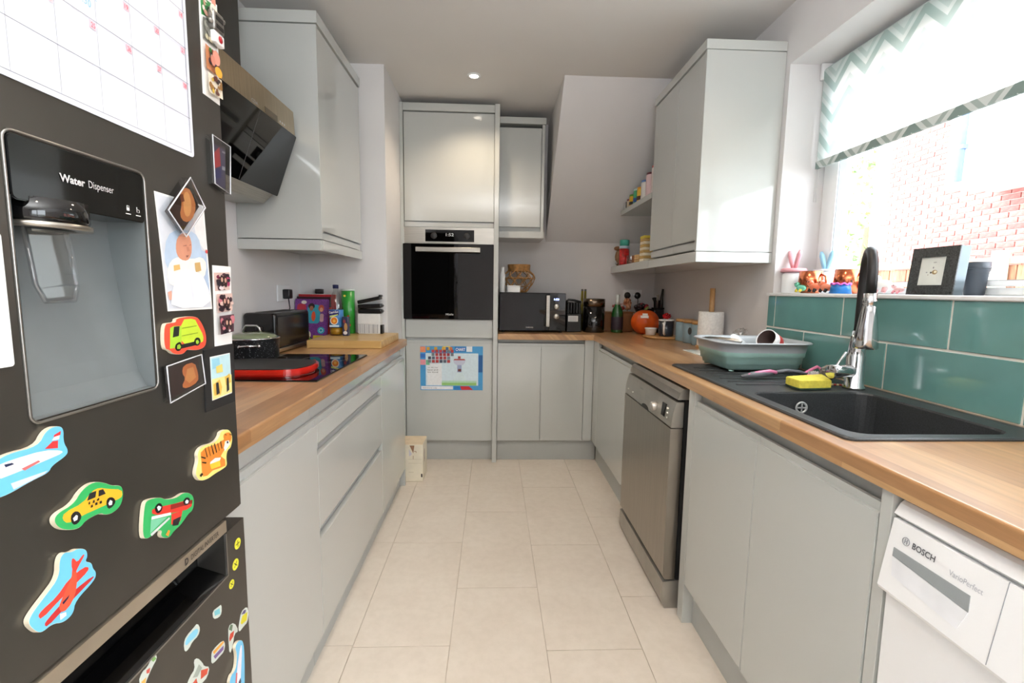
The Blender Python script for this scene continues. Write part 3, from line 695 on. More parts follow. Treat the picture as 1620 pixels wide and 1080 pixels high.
MB().lathe((e1.x,e1.y,1.060),[(0,0),(.029,0),(.031,.004),(.0285,.04),(.021,.10),(.017,.122),(.0155,.128),(.0175,.131),(.0175,.142),(.0155,.145),(.0165,.160),(0,.161)],chrome,32).build('spray_head', tp)
la = Vector((bx_,by_,.974)); lb = Vector((1.064,1.405,.974)); ld = (lb-la).normalized()
lv = MB().cyl(la+ld*.018, lb, .0215, chrome, 28)
lv.build('lever_body', tp)
MB().cyl(lb-ld*.020+Vector((0,0,.016)), lb+Vector((.056,.015,.060)), .0042, chrome, 12).build('lever', tp)

# ================================================================ LIGHT FITTINGS, BLIND, SOCKETS
glow = bpy.data.materials.new('lamp_glow'); glow.use_nodes = True
glow.node_tree.nodes['Principled BSDF'].inputs['Emission Color'].default_value = (1,.88,.72,1); glow.node_tree.nodes['Principled BSDF'].inputs['Emission Strength'].default_value = 5
for i, (x, y, l) in enumerate([(-.125,2.87,'white recessed ceiling downlight glowing in front of the oven tower'),(-.125,1.55,'recessed downlight in the middle of the kitchen ceiling'),(-.125,.2,'recessed downlight over the camera end of the ceiling'),(.70,1.55,'recessed downlight near the window side of the ceiling')]):
    t = thing('downlight', l, 'ceiling light', (x,y,CZ-.006), 'recessed ceiling downlights')
    MB().lathe((x,y,CZ-.0065),[(.026,0),(.040,0),(.041,.003),(.038,.006),(.026,.006)],white_gloss,32).build('ring', t)
    MB().lathe((x,y,CZ-.004),[(0,0),(.026,0),(.026,.003),(0,.003)],glow,24).build('bulb', t)
    downlight_lamp(x, y, CZ-.03, 6.5 if i == 0 else 4)
def blind_mat(name, transl):
    K = [lin((214,226,223)),lin((246,250,249)),lin((230,238,236))] if transl else [lin((132,150,146)),lin((206,214,212)),lin((164,178,175))]
    m, n, b = nt(name); v = coords(n); sp = n.nodes.new('ShaderNodeSeparateXYZ'); n.links.new(v, sp.inputs[0])
    pp = n.nodes.new('ShaderNodeMath'); pp.operation = 'PINGPONG'; pp.inputs[1].default_value = .08; n.links.new(sp.outputs[1], pp.inputs[0])
    a = n.nodes.new('ShaderNodeMath'); a.operation = 'MULTIPLY_ADD'; a.inputs[1].default_value = 1.1; n.links.new(pp.outputs[0], a.inputs[0]); n.links.new(sp.outputs[2], a.inputs[2])
    w = n.nodes.new('ShaderNodeMath'); w.operation = 'FRACT'; ws = n.nodes.new('ShaderNodeMath'); ws.operation = 'MULTIPLY'; ws.inputs[1].default_value = 8.0
    n.links.new(a.outputs[0], ws.inputs[0]); n.links.new(ws.outputs[0], w.inputs[0])
    c = ramp(n, w.outputs[0], [(0,K[0]),(.30,K[0]),(.31,K[1]),(.48,K[1]),(.49,K[2]),(.66,K[2]),(.67,K[1])])
    n.links.new(c, b.inputs['Base Color']); setp(b, .9, spec=.1)
    if transl:
        tr = n.nodes.new('ShaderNodeBsdfTranslucent'); n.links.new(c, tr.inputs[0]); x = n.nodes.new('ShaderNodeMixShader'); x.inputs[0].default_value = .75
        n.links.new(b.outputs[0], x.inputs[1]); n.links.new(tr.outputs[0], x.inputs[2]); n.links.new(x.outputs[0], n.nodes['Material Output'].inputs[0])
    return m
bl = thing('roller_blind', 'pale grey chevron patterned roller blind half lowered over the window', 'blind', (1.40,1.42,1.76))
MB().box(1.405,1.4062,.80,2.052,1.785,2.165,blind_mat('chevron_fabric',True)).build('fabric', bl)
MB().box(1.399,1.412,.80,2.052,1.757,1.788,blind_mat('chevron_hem',False),bev=.002).build('bottom_bar', bl)
MB().cyl((1.425,.80,2.158),(1.425,2.055,2.158),.020,plain('blind_roll_cloth',(206,216,214),.8),24).build('roller', bl)
for y in (.785,2.056): MB().box(1.40,1.45,y,y+.014,2.130,2.199,white_gloss,bev=.003).build('bracket', bl)
bc = MB()
for dx in (-.006,.006): bc.tube([(1.418+dx,2.064,2.155),(1.418+dx,2.064,1.9),(1.418+dx,2.064,1.62)], .0012, plain('cord_white',(225,225,222),.5), 5)
bc.cyl((1.418,2.060,2.158),(1.418,2.068,2.158),.014,white_gloss,16); bc.build('cord', bl)

def plug(mb, c, n_, cable):
    c = Vector(c); n_ = Vector(n_)
    mb.lathe(c,[(0,0),(.024,0),(.024,.010),(.020,.026),(.012,.030),(0,.030)],black_pl,20,tuple(n_),sy=1.1)
    mb.tube([c+n_*.02+Vector(p) for p in cable], .0032, black_pl, 6)
t = thing('wall_socket', 'white wall socket with a black plug above the toaster', 'socket', (-1.12,2.535,1.135))
MB().box(-1.1195,-1.111,2.462,2.608,1.137,1.222,white_gloss,bev=.002).build('face_plate', t)
m_ = MB(); m_.box(-1.111,-1.075,2.512,2.556,1.150,1.200,black_pl,bev=.006); m_.tube([(-1.09,2.535,1.152),(-1.085,2.535,1.10),(-1.10,2.50,1.02),(-1.10,2.46,.93)],.0032,black_pl,6); m_.build('plug', t)
t = thing('wall_socket', 'double wall socket with two black plugs on the back wall behind the green bottle', 'socket', (1.095,3.65,1.14))
MB().box(1.022,1.168,3.6415,3.6495,1.142,1.228,white_gloss,bev=.002).build('face_plate', t)
for x in (1.052,1.132):
    m_ = MB(); plug(m_, (x,3.6415,1.182), (0,-1,0), [(0,0,0),(0,-.004,-.04),(0,.0,-.12),(.01,.0,-.22)]); m_.build('plug', t)

# ================================================================ LEFT WORKTOP THINGS
tcx = -1.01
t = thing('toaster', 'long black toaster with a steel base strip beneath the wall socket', 'toaster', (tcx,2.32,.911))
MB().box(-1.112,-.966,2.108,2.49,.932,1.096,plain('black_toaster',(18,18,20),.22),bev=.020,seg=4).build('body', t)
MB().box(-1.110,-.964,2.113,2.485,.917,.934,steel,bev=.003).build('base', t)
MB().box(-1.075,-1.003,2.15,2.45,1.0935,1.0972,dark_gap,bev=.001).build('slot', t)
MB().box(-1.055,-1.025,2.100,2.109,1.02,1.035,black_pl,bev=.003).build('lever', t)
for x in (-1.095,-.985):
    for y in (2.13,2.465): MB().cyl((x,y,.911),(x,y,.918),.009,black_pl,12).build('foot', t)
# saucepan
px_, py_ = -.985, 1.935
speck = None
m, n, b = nt('speckled_black_enamel'); setp(b,.35); v = coords(n); nz = noise(n, v, 210, 2)
n.links.new(ramp(n, nz.outputs[0], [(.0,lin((30,31,33))),(.63,lin((36,37,39))),(.68,lin((150,154,158)))]), b.inputs['Base Color']); speck = m
t = thing('saucepan', 'speckled black stock pot with a glass lid on the hob', 'pot', (px_,py_,.9168))
MB().lathe((px_,py_,.9168),[(0,0),(.088,0),(.098,.008),(.1,.084),(.1025,.087),(.099,.088),(.097,.082),(.095,.012),(0,.010)],speck,40).build('body', t)
MB().lathe((px_,py_,.9168),[(.104,.087),(.104,.091),(.098,.093),(.099,.086)],chrome,40).build('rim', t)
MB().lathe((px_,py_,.9168),[(.098,.090),(.085,.101),(.05,.110),(.0,.113),(0,.110),(.05,.107),(.085,.098),(.097,.088)],plain('smoky_green_glass',(120,132,104),.08,coat=.5),40).build('lid', t)
hnd = MB().tube([(px_-.036,py_,1.026),(px_-.031,py_,1.044),(px_-.022,py_,1.054),(px_+.022,py_,1.054),(px_+.031,py_,1.044),(px_+.036,py_,1.026)],.0042,chrome,10); hnd.build('lid_handle', t)
for s_ in (-1,1):
    q = Vector((px_,py_-.0,1.0-.022)); d_ = Vector((.35*s_,-.94*s_,0)).normalized(); pr = Vector((-d_.y,d_.x,0))
    h_ = MB().tube([q+d_*.097+pr*-.032,q+d_*.120+pr*-.028+Vector((0,0,.004)),q+d_*.130+Vector((0,0,.006)),q+d_*.120+pr*.028+Vector((0,0,.004)),q+d_*.097+pr*.032],.0045,chrome,8)
    h_.ball(q+d_*.098+pr*.032,.009,chrome,seg=10); h_.ball(q+d_*.098-pr*.032,.009,chrome,seg=10); h_.build('side_handle', t)
# griddle
t = thing('griddle_pan', 'flat red enamelled griddle with a black cooking surface on the near hob', 'griddle', (-.80,1.665,.9168))
o_ = smooth2([(-1.00,1.535),(-.72,1.532),(-.655,1.56),(-.632,1.62),(-.632,1.70),(-.655,1.765),(-.72,1.795),(-1.00,1.797)],3)
red_e = plain('red_enamel',(206,34,24),.15,coat=.6,var=.03)
m_ = MB(); m_.prism(PZ(0), shrink(o_,.95), .9170,.924, red_e); m_.prism(PZ(0), o_, .924,.9405, red_e, bev=.003); m_.build('body', t)
MB().prism(PZ(0), inset(o_,.010), .936,.9425, plain('black_cast_iron',(26,26,27),.45,var=.1)).build('cooking_surface', t)
# chopping board
MB_ = MB().box(-.925,-.558,2.335,2.764,.9115,.951,bamboo,bev=.003)
tag(MB_.build('chopping_board'), 'thick bamboo chopping board lying at the far end of the left worktop', 'chopping board')
# books
bkf = tilt((-1.117,2.640,.9125),(.19,-.030,0),(0,.035,.232))
t = thing('book', 'purple glittery hardback book with coloured picture panels leaning behind the toaster', 'book', (-1.02,2.64,.911))
MB().prism(bkf, rect(0,.192,0,.236), -.016, 0, plain('purple_cover',(122,66,142),.35,var=.2,vs=200)).build('cover', t)
MB().prism(bkf, rect(.003,.189,.003,.234), -.013, -.003, paper).build('pages', t)
patches(bkf, 0, [((60,168,190),rrect(.075,.150,.10,.205,.02)),((190,52,70),rrect(.012,.066,.135,.21,.018)),((236,228,214),ell(.052,.218,.016,.010)),((40,26,24),ell(.098,.196,.019,.017)),((170,110,80),ell(.098,.184,.012,.014)),((196,84,60),ell(.156,.185,.017,.020)),((224,160,128),ell(.157,.178,.010,.012)),((232,90,50),ell(.112,.140,.012,.028)),((212,168,172),rrect(.150,.172,.11,.155,.008)),((52,176,196),ell(.160,.062,.021,.019)),((210,240,240),ell(.160,.062,.012,.011)),((46,150,176),ell(.160,.062,.009,.008)),((214,196,70),rrect(.115,.175,.012,.034,.004)),((236,226,190),ell(.082,.035,.020,.024)),((96,170,60),rrect(.070,.112,.004,.018,.005)),((30,26,26),[(.072,.035),(.112,.012),(.114,.015),(.074,.038)])], 'print', t)
t = thing('folder', 'tall red folder standing behind the purple book', 'folder', (-1.0,2.70,.911))
MB().box(-1.108,-.900,2.708,2.722,.9115,1.172,plain('red_board',(176,36,44),.45),bev=.002).build('cover', t)
MB().box(-1.105,-.903,2.7110,2.7190,.9118,1.174,paper).build('pages', t)
t = thing('book', 'dark slim book wedged between the red folder and the purple book', 'book', (-1.0,2.69,.911))
MB().box(-1.112,-.925,2.6955,2.7060,.9115,1.158,plain('dark_plum_cover',(58,24,36),.45),bev=.002).build('cover', t)
t = thing('book', 'orange-red spined book beside the purple book', 'book', (-.945,2.66,.911))
bb = tilt((-.950,2.655,.952),(.05,0,0),(0,.02,.15)); MB().prism(bb, rect(0,.034,0,.150), -.012, 0, plain('orange_cover',(222,66,28),.4)).build('cover', t)
MB().lathe((-1.005,2.748,.9115),[(0,0),(.021,0),(.022,.02),(.0225,.26),(.020,.265),(.0,.265)],plain('brown_glass_jar',(56,34,28),.2,coat=.4),20).build('jar', ORG and thing('spice_jar','dark brown lidded jar whose top shows above the red folder','jar',(-1.005,2.745,.911)))
ch_ = [o for o in bpy.data.objects if o.name.startswith('spice_jar')][0]
MB().lathe((-1.005,2.748,1.176),[(0,0),(.0235,0),(.0235,.026),(0,.027)],plain('black_lid',(34,24,24),.4),20).build('lid', ch_)
# drink bottle
bx, by, bz = -.863, 2.600, .9515
t = thing('drink_bottle', 'clear plastic drink bottle with an orange picture label and navy cap on the chopping board', 'bottle', (bx,by,bz))
MB().lathe((bx,by,bz),[(0,.004),(.030,.0),(.0365,.006),(.0365,.145),(.034,.175),(.022,.222),(.0135,.240),(.0135,.258),(.0,.258)],amber_m,28).build('body', t)
MB().lathe((bx,by,bz),[(0,.006),(.034,.006),(.0345,.040),(0,.040)],plain('orange_squash',(206,150,24),.15,coat=.5),28).build('drink', t)
MB().lathe((bx,by,bz),[(.0372,.045),(.0376,.046),(.0376,.140),(.0372,.141)],plain('blue_label',(70,130,190),.4),28).build('label', t)
MB().lathe((bx,by,bz),[(0,.256),(.0155,.256),(.0155,.276),(0,.277)],plain('navy_cap',(28,36,84),.4),20).build('cap', t)
lf_ = tilt((bx,by-.0382,bz),(1,0,0),(0,0,1))
pr_ = patches((lf_[0],lf_[1],lf_[2],Vector((0,-1,0))), 0, [((44,40,120),rect(-.026,.026,.112,.138)),((216,226,120),[(-.024,.098),(.020,.112),(.022,.118),(-.022,.108)]),((240,236,220),ell(0,.082,.021,.023)),((232,130,32),ell(0,.082,.017,.018)),((250,190,80),ell(0,.080,.008,.008)),((210,232,244),rect(-.026,.026,.048,.058))],'print',t)
text('Capri-Sun', (lf_[0],lf_[1],lf_[2],Vector((0,-1,0))), -.025,.116,.050,.016, ink((244,244,248)), pr_, .0012, bold=.03, rot=.12)
t = thing('juice_carton', 'small dark blue drinks carton next to the drink bottle', 'carton', (-.803,2.58,.9515))
MB().box(-.820,-.788,2.560,2.594,.9515,1.055,plain('dark_blue_card',(52,56,88),.35),bev=.003).build('body', t)
patches(NY(2.560), .0004, [((196,150,96),ell(-.801,1.00,.009,.022)),((232,226,226),ell(-.804,.968,.011,.010)),((150,64,70),ell(-.808,1.03,.007,.010))],'print',t)
cx_, cy_ = -.833, 2.718
t = thing('crisp_tube', 'tall green crisp tube standing on the board behind the drink bottle', 'tube', (cx_,cy_,.9515))
MB().lathe((cx_,cy_,.9515),[(0,0),(.0365,0),(.0365,.245),(0,.245)],plain('green_tube_print',(44,146,52),.3,coat=.3,var=.08),28).build('body', t)
MB().lathe((cx_,cy_,.9515),[(0,.245),(.0378,.243),(.0378,.252),(0,.253)],plain('frosted_lid',(206,222,214),.3),28).build('lid', t)
fq = (Vector((cx_,cy_-.0366,.9515)),Vector((1,0,0)),Vector((0,0,1)),Vector((0,-1,0)))
patches(fq, .0003, [((200,34,40),rrect(.004,.014,.080,.105,.004)),((210,70,40),ell(.015,.050,.008,.008)),((230,240,230),ell(.006,.012,.012,.006)),((236,206,80),ell(-.008,.215,.007,.006))],'print',t)
# boxes
t = thing('cardboard_box', 'small white box with a barcode of grey stripes on the chopping board', 'box', (-.709,2.72,.9515))
MB().box(-.772,-.648,2.69,2.75,.9515,1.008,plain('white_card',(226,226,224),.5),bev=.0015).build('body', t)
patches(NY(2.69), .0003, [((180,180,182),rect(-.770+x_,-.770+x_+w_,.955,1.005)) for x_, w_ in ((.004,.01),(.018,.006),(.028,.012),(.046,.004),(.055,.010),(.070,.003),(.078,.014),(.096,.004),(.104,.008))],'print',t)
MB().box(-.6475,-.632,2.69,2.73,.9515,1.003,plain('black_film',(20,20,22),.25),bev=.003).build('sleeve', t)
t = thing('cardboard_box', 'plain white box stacked on the striped box', 'box', (-.709,2.72,1.0085))
MB().box(-.773,-.647,2.69,2.75,1.0085,1.066,plain('white_card',(226,226,224),.5),bev=.0015).build('body', t)
bf = plain('black_film',(20,20,22),.25)
for k, (z0, h, a, l) in enumerate([(1.0665,.026,0,'glossy black packet lying directly on the white boxes'),(1.0935,.024,-.05,'glossy black packet in the middle of the stack on the white boxes'),(1.120,.020,-.22,'thin black packet tilted on top of the stack')]):
    m_ = MB().box(-.772,-.640,2.69,2.748,z0,z0+h,bf,bev=.005,seg=2,rot=Matrix.Rotation(a,3,'Y'),piv=(-.772,2.72,z0)) 
    m_.cyl((-.642+(0 if k<2 else -.006),2.692,z0+h*.5+(0.006 if k==1 else .038 if k==2 else 0)),(-.642+(0 if k<2 else -.006),2.746,z0+h*.5+(0.006 if k==1 else .038 if k==2 else 0)),.007,bf,12)
    tag(m_.build('black_packet'), l, 'packet', 'black packets on the white boxes')

# ================================================================ BACK WORKTOP THINGS
t = thing('microwave', 'black microwave with a steel bar handle and two silver knobs', 'microwave', (.28,3.48,.911))
MB().box(.045,.518,3.335,3.63,.922,1.194,black_pl,bev=.004).build('body', t)
MB().box(.045,.402,3.318,3.334,.924,1.192,black_glass,bev=.002).build('door', t)
MB().box(.404,.518,3.320,3.334,.924,1.192,black_gloss,bev=.002).build('control_panel', t)
MB().box(.376,.402,3.292,3.304,.955,1.178,steel,bev=.003).box(.382,.396,3.303,3.319,.962,.974,steel).box(.382,.396,3.303,3.319,1.158,1.17,steel).build('handle', t)
for z in (1.098,1.028): 
    kb = MB().cyl((.452,3.320,z),(.452,3.302,z),.0185,steel,28).build('knob', t)
led = bpy.data.materials.new('blue_led'); led.use_nodes = True; led.node_tree.nodes['Principled BSDF'].inputs['Emission Color'].default_value = (.25,.35,1,1); led.node_tree.nodes['Principled BSDF'].inputs['Emission Strength'].default_value = 3; led.node_tree.nodes['Principled BSDF'].inputs['Base Color'].default_value = (.1,.1,.5,1)
text('1:53', NY(3.320), .434,1.143,.036,.013, led, t, .0006, 'digits', bold=.02)
text('SAMSUNG', NY(3.318), .235,.944,.052,.008, plain('silver_print',(205,205,205),.4), t, .0006, bold=.02)
for x in (.075,.49):
    for y in (3.36,3.6): MB().cyl((x,y,.911),(x,y,.923),.012,black_pl,12).build('foot', t)
# wicker vase on the microwave
vc = Vector((.188,3.48,1.1945))
t = thing('wicker_basket', 'round open-weave wicker basket with a wide neck on the microwave', 'basket', tuple(vc))
prof = [(.055,0),(.072,.020),(.102,.060),(.120,.105),(.114,.130),(.088,.150),(.078,.160),(.082,.205)]
def pr_at(h):
    for (r0,h0),(r1,h1) in zip(prof,prof[1:]):
        if h0 <= h <= h1: return r0+(r1-r0)*(h-h0)/(h1-h0)
    return prof[-1][0]
m_ = MB()
for k in range(10):
    for sg in (-1,1):
        m_.tube([vc+Vector((pr_at(h)*math.cos(2*PI*k/10+sg*h*7.5), pr_at(h)*math.sin(2*PI*k/10+sg*h*7.5), h+.001)) for h in [i*.158/14 for i in range(15)]], .0032, wicker_m, 5)
for h in (.045,.105): m_.tube([vc+Vector((pr_at(h)*math.cos(a), pr_at(h)*math.sin(a), h)) for a in (2*PI*i/40 for i in range(40))], .0034, wicker_m, 5, True)
m_.build('weave', t)
m_ = MB()
for i in range(9): 
    h = .157+i*.0055; m_.tube([vc+Vector((pr_at(h)*math.cos(a), pr_at(h)*math.sin(a), h)) for a in (2*PI*i2/40 for i2 in range(40))], .0033, wicker_m, 5, True)
m_.build('neck', t)
MB().lathe(tuple(vc),[(0,.0),(.056,.0),(.060,.012),(0,.012)],wicker_m,28).build('base', t)
t = thing('ceramic_tub', 'small white oblong tub on the microwave in front of the wicker basket', 'tub', (.145,3.352,1.1945))
MB().box(.098,.192,3.342,3.372,1.1945,1.236,white_gloss,bev=.005).build('body', t); MB().box(.095,.195,3.340,3.374,1.236,1.244,white_gloss,bev=.003).build('lid', t)
t = thing('lotion_bottle', 'white bottle half hidden behind the tower side panel on the microwave', 'bottle', (.066,3.39,1.1945))
MB().lathe((.066,3.39,1.1945),[(0,0),(.018,0),(.019,.004),(.019,.13),(.012,.15),(.012,.18),(0,.181)],white_gloss,20).build('body', t)
# black appliance with a label
t = thing('coffee_machine', 'small black kitchen appliance with a white label right of the microwave', 'appliance', (.595,3.44,.911))
MB().box(.540,.648,3.39,3.54,.911,1.045,black_pl,bev=.006).build('base', t)
m_ = MB(); 
for k in range(5): m_.box(.543+k*.021,.561+k*.021,3.40,3.53,1.045,1.128,black_pl,bev=.007)
m_.build('body', t)
MB().tube([(.536,3.44,1.125),(.556,3.44,1.146),(.60,3.44,1.142),(.652,3.44,1.128)], .009, black_pl, 10).build('handle', t)
lb_ = MB().prism(NY(3.39), rect(.549,.622,.988,1.030), 0, .0012, paper).build('label_card', t)
patches(NY(3.39), .0012, [((150,150,154),rect(.556,.615,1.020-k*.009,1.0225-k*.009)) for k in range(4)],'print',t)
for i, (x, y, l) in enumerate([(.682,3.570,'slim olive oil bottle nearer the black appliance'),(.712,3.600,'slim olive oil bottle nearer the black and bronze canister')]):
    t = thing('oil_bottle', l, 'bottle', (x,y,.911), 'slim oil bottles on the back worktop')
    MB().lathe((x,y,.911),[(0,0),(.021,0),(.022,.003),(.021,.14),(.010,.20),(.0085,.30),(.0,.30)],plain('olive_oil_glass',(112,104,24),.1,coat=.5),20).build('body', t)
    MB().lathe((x,y,.911),[(0,.30),(.0085,.30),(.009,.315),(0,.316)],plain('grey_cap',(96,96,90),.4),14).build('cap', t)
cc = (.745,3.42,.911)
t = thing('canister', 'tall black canister with a bronze metal rim on the back worktop', 'canister', cc)
MB().lathe(cc,[(0,0),(.078,0),(.080,.004),(.080,.188),(0,.188)],black_gloss,40).build('body', t)
MB().lathe(cc,[(.0795,.188),(.0795,.245),(.075,.2455),(.075,.188)],plain('bronze_metal',(120,106,92),.22,1),40).build('rim', t)
MB().lathe(cc,[(0,.24),(.074,.24),(.074,.2425),(0,.243)],dark_gap,32).build('lid', t)
t = thing('bread_bin', 'warm wooden box behind the green bottle', 'wooden box', (.945,3.53,.911))
MB().box(.822,1.055,3.47,3.60,.9115,1.052,dark_wood,bev=.005).build('body', t)
MB().box(.818,1.066,3.466,3.604,1.052,1.060,dark_wood,bev=.003).build('lid', t)
def crumple(c, r, m, sx, sy, sz, name, label, cat, seed):
    random.seed(seed); b = bmesh.new(); bmesh.ops.create_icosphere(b, subdivisions=3, radius=r)
    for v in b.verts:
        n_ = v.co.normalized(); k = 1+.22*math.sin(n_.x*9+seed)*math.cos(n_.y*8+seed*2)+.10*math.sin(n_.z*17+n_.x*13+seed)
        v.co = Vector((v.co.x*sx*k, v.co.y*sy*k, v.co.z*sz*k))
    z = min(v.co.z for v in b.verts)
    for v in b.verts: v.co += Vector((c[0],c[1],c[2]-z))
    m_ = MB(); m_.merge(b, m, False); return tag(m_.build(name), label, cat)
def bagm(name, c1, c2, rough=.25):
    m, n, b = nt(name); setp(b, rough, coat=.4); v = coords(n); x = noise(n, v, 30, 3)
    n.links.new(ramp(n, x.outputs[0], [(.42,lin(c1)),(.56,lin(c2))]), b.inputs['Base Color']); return m
crumple((.955,3.51,1.0605),.046,bagm('clear_bag_red',(200,196,196),(168,52,38)),1.0,.7,.62,'snack_bag','crumpled clear and red food bag on the wooden box','bag',3)
crumple((1.032,3.555,1.0605),.034,bagm('orange_bag',(204,140,96),(150,88,60)),.9,.8,1.3,'snack_bag','crumpled orange food bag beside the double socket','bag',5)
gb = (.915,3.40,.911)
t = thing('green_bottle', 'green glass bottle with a dark label and pale foil neck', 'bottle', gb)
MB().lathe(gb,[(0,0),(.041,0),(.043,.004),(.043,.140),(.036,.170),(.019,.205),(.0155,.235),(.0,.235)],green_glass,28).build('body', t)
MB().lathe(gb,[(.0155,.205),(.019,.206),(.016,.235),(.016,.268),(.0165,.278),(0,.279)],plain('pale_foil',(206,212,208),.3,.4),20).build('foil', t)
MB().lathe(gb,[(.0432,.020),(.0436,.021),(.0436,.115),(.0432,.116)],plain('dark_label',(44,34,46),.5),28).build('label', t)
# pumpkin
pc = Vector((1.088,3.290,.911)); PUMP = .92
t = thing('pumpkin', 'round orange pumpkin with a white sticker in the back corner', 'pumpkin', tuple(pc))
b = bmesh.new(); bmesh.ops.create_uvsphere(b, u_segments=60, v_segments=24, radius=.1)
for v in b.verts:
    a = math.atan2(v.co.y, v.co.x); rr = math.hypot(v.co.x, v.co.y)/.1; k = 1+.018*math.cos(a*10)*rr
    v.co = Vector((v.co.x*k, v.co.y*k, v.co.z*PUMP*(1-.08*(1-rr)**2)+.085))+pc
z0 = min(v.co.z for v in b.verts)
for v in b.verts: v.co.z += pc.z+.0005-z0
m_ = MB(); m_.merge(b, plain('orange_pumpkin_skin',(214,88,24),.35,var=.08), True); m_.build('body', t)
MB().tube([pc+Vector((0,0,.160)),pc+Vector((.004,-.004,.182)),pc+Vector((.018,-.006,.196))],.010,plain('green_stem',(110,120,60),.7),8,rs=[.014,.010,.008]).build('stem', t)
st = tilt(pc+Vector((-.030,-.081,.122)),(1,-.30,0),(.0,.42,.75)); k_ = MB().prism(st, rect(-.028,.026,-.006,.012), .002, .0095, paper); k_.prism(st, rect(-.016,.020,.014,.028), .002, .0105, paper); k_.build('sticker', t)
# dark bowl and utensils in the corner
t = thing('fruit_bowl', 'dark bowl heaped with small dark fruit behind the pumpkin', 'bowl', (1.172,3.558,.911))
MB().lathe((1.172,3.558,.911),[(0,0),(.05,0),(.052,.10),(.078,.165),(.080,.17),(.074,.168),(.045,.11),(0,.11)],plain('black_bowl',(26,24,28),.3),32).build('bowl', t)
random.seed(11)
for k in range(12):
    a = k*2.4; r = .052*math.sqrt(k/12)
    MB().ball((1.135+r*math.cos(a),3.52+r*math.sin(a),1.092+.020*(1-k/12)),.017,plain('dark_plum',(44,24,34),.2,coat=.4) if k%5 else plain('deep_red_fruit',(150,24,40),.25),seg=12).build('fruit', t)
t = thing('utensil_holder', 'dark holder of kitchen utensils against the right wall in the corner', 'utensil holder', (1.215,3.40,.911))
MB().box(1.195,1.264,3.402,3.472,.9115,1.085,plain('dark_holder',(38,34,38),.4),bev=.006).build('holder', t)
MB().box(1.192,1.266,3.400,3.475,1.086,1.096,plain('dark_tray',(30,30,32),.25),bev=.003).build('rim', t)
MB().tube([(1.205,3.42,1.0),(1.195,3.415,1.14),(1.188,3.41,1.17)],.012,black_pl,8,rs=[.005,.008,.017]).build('ladle', t)
MB().tube([(1.218,3.43,1.0),(1.222,3.43,1.15),(1.220,3.43,1.19)],.005,steel,8,rs=[.004,.007,.012]).build('spoon', t)
MB().tube([(1.248,3.42,1.0),(1.248,3.42,1.17),(1.254,3.42,1.235)],.010,black_pl,8,rs=[.014,.012,.008]).build('knife_handle', t)
MB().tube([(1.238,3.455,1.0),(1.236,3.455,1.15)],.014,plain('plum_handle',(60,34,50),.4),8,rs=[.012,.018]).build('spatula', t)
# round board with mug and ramekin
tc = (1.120,3.03,.911)
t = thing('serving_board', 'round wooden board under the dark mug in the back corner', 'board', tc)
MB().lathe(tc,[(0,.0005),(.118,.0005),(.125,.005),(.125,.012),(.120,.016),(0,.016)],light_wood,48).build('disc', t)
mc = (1.128,2.985,.928)
t = thing('mug', 'dark navy mug with a white handle and rim on the round board', 'mug', mc)
MB().lathe(mc,[(0,0),(.044,0),(.047,.004),(.049,.105),(.046,.105),(.044,.012),(0,.010)],plain('navy_glaze',(46,52,64),.25,coat=.3),36).build('body', t)
MB().lathe(mc,[(.0493,.100),(.0495,.108),(.0455,.108),(.0455,.100)],white_gloss,36).build('rim', t)
MB().tube([(mc[0]-.50*r_,mc[1]-.866*r_,mc[2]+h_) for r_, h_ in ((.046,.095),(.070,.088),(.077,.055),(.069,.022),(.045,.014))],.0075,white_gloss,10).build('handle', t)
rp = (1.052,3.055,.928)
t = thing('ramekin', 'small white ramekin beside the navy mug', 'ramekin', rp)
m_ = MB().lathe(rp,[(0,0),(.033,0),(.037,.038),(.040,.040),(.040,.047),(.036,.047),(.034,.010),(0,.008)],white_gloss,32); m_.build('body', t)
crumple((1.212,3.205,1.022),.026,plain('red_gloss',(196,20,28),.25),1.0,1.0,.8,'red_bow','bright red rosette lying on the white tub behind the navy mug','bow',8)
t = thing('plastic_tub', 'white lidded tub under the red rosette', 'tub', (1.212,3.205,.911))
MB().lathe((1.212,3.205,.911),[(0,0),(.038,0),(.042,.098),(0,.098)],plain('white_tub',(222,222,222),.4),32).build('body', t); MB().lathe((1.212,3.205,.911),[(0,.098),(.045,.098),(.045,.108),(0,.109)],white_gloss,32).build('lid', t)
for i, (x, y, l) in enumerate([(1.206,2.875,'grey-blue storage canister nearest the navy mug'),(1.206,2.758,'middle grey-blue storage canister with a dark oval badge'),(1.208,2.641,'grey-blue storage canister nearest the kitchen roll')]):
    t = thing('storage_canister', l, 'canister', (x,y,.911), 'grey-blue canisters with wooden lids')
    MB().lathe((x,y,.911),[(0,0),(.052,0),(.054,.004),(.054,.120),(0,.120)],plain('grey_blue_enamel',(138,164,176),.35,var=.02),36).build('body', t)
    MB().lathe((x,y,.911),[(0,.120),(.056,.120),(.056,.134),(.053,.137),(0,.137)],light_wood,36).build('lid', t)
    if i == 1:
        q = tilt((x-.0352,y-.0415,.985),(.763,-.647,0),(0,0,1)); MB().prism(q, ell(0,0,.011,.022), -.001, .0012, plain('dark_badge',(70,72,70),.5)).build('badge', t)
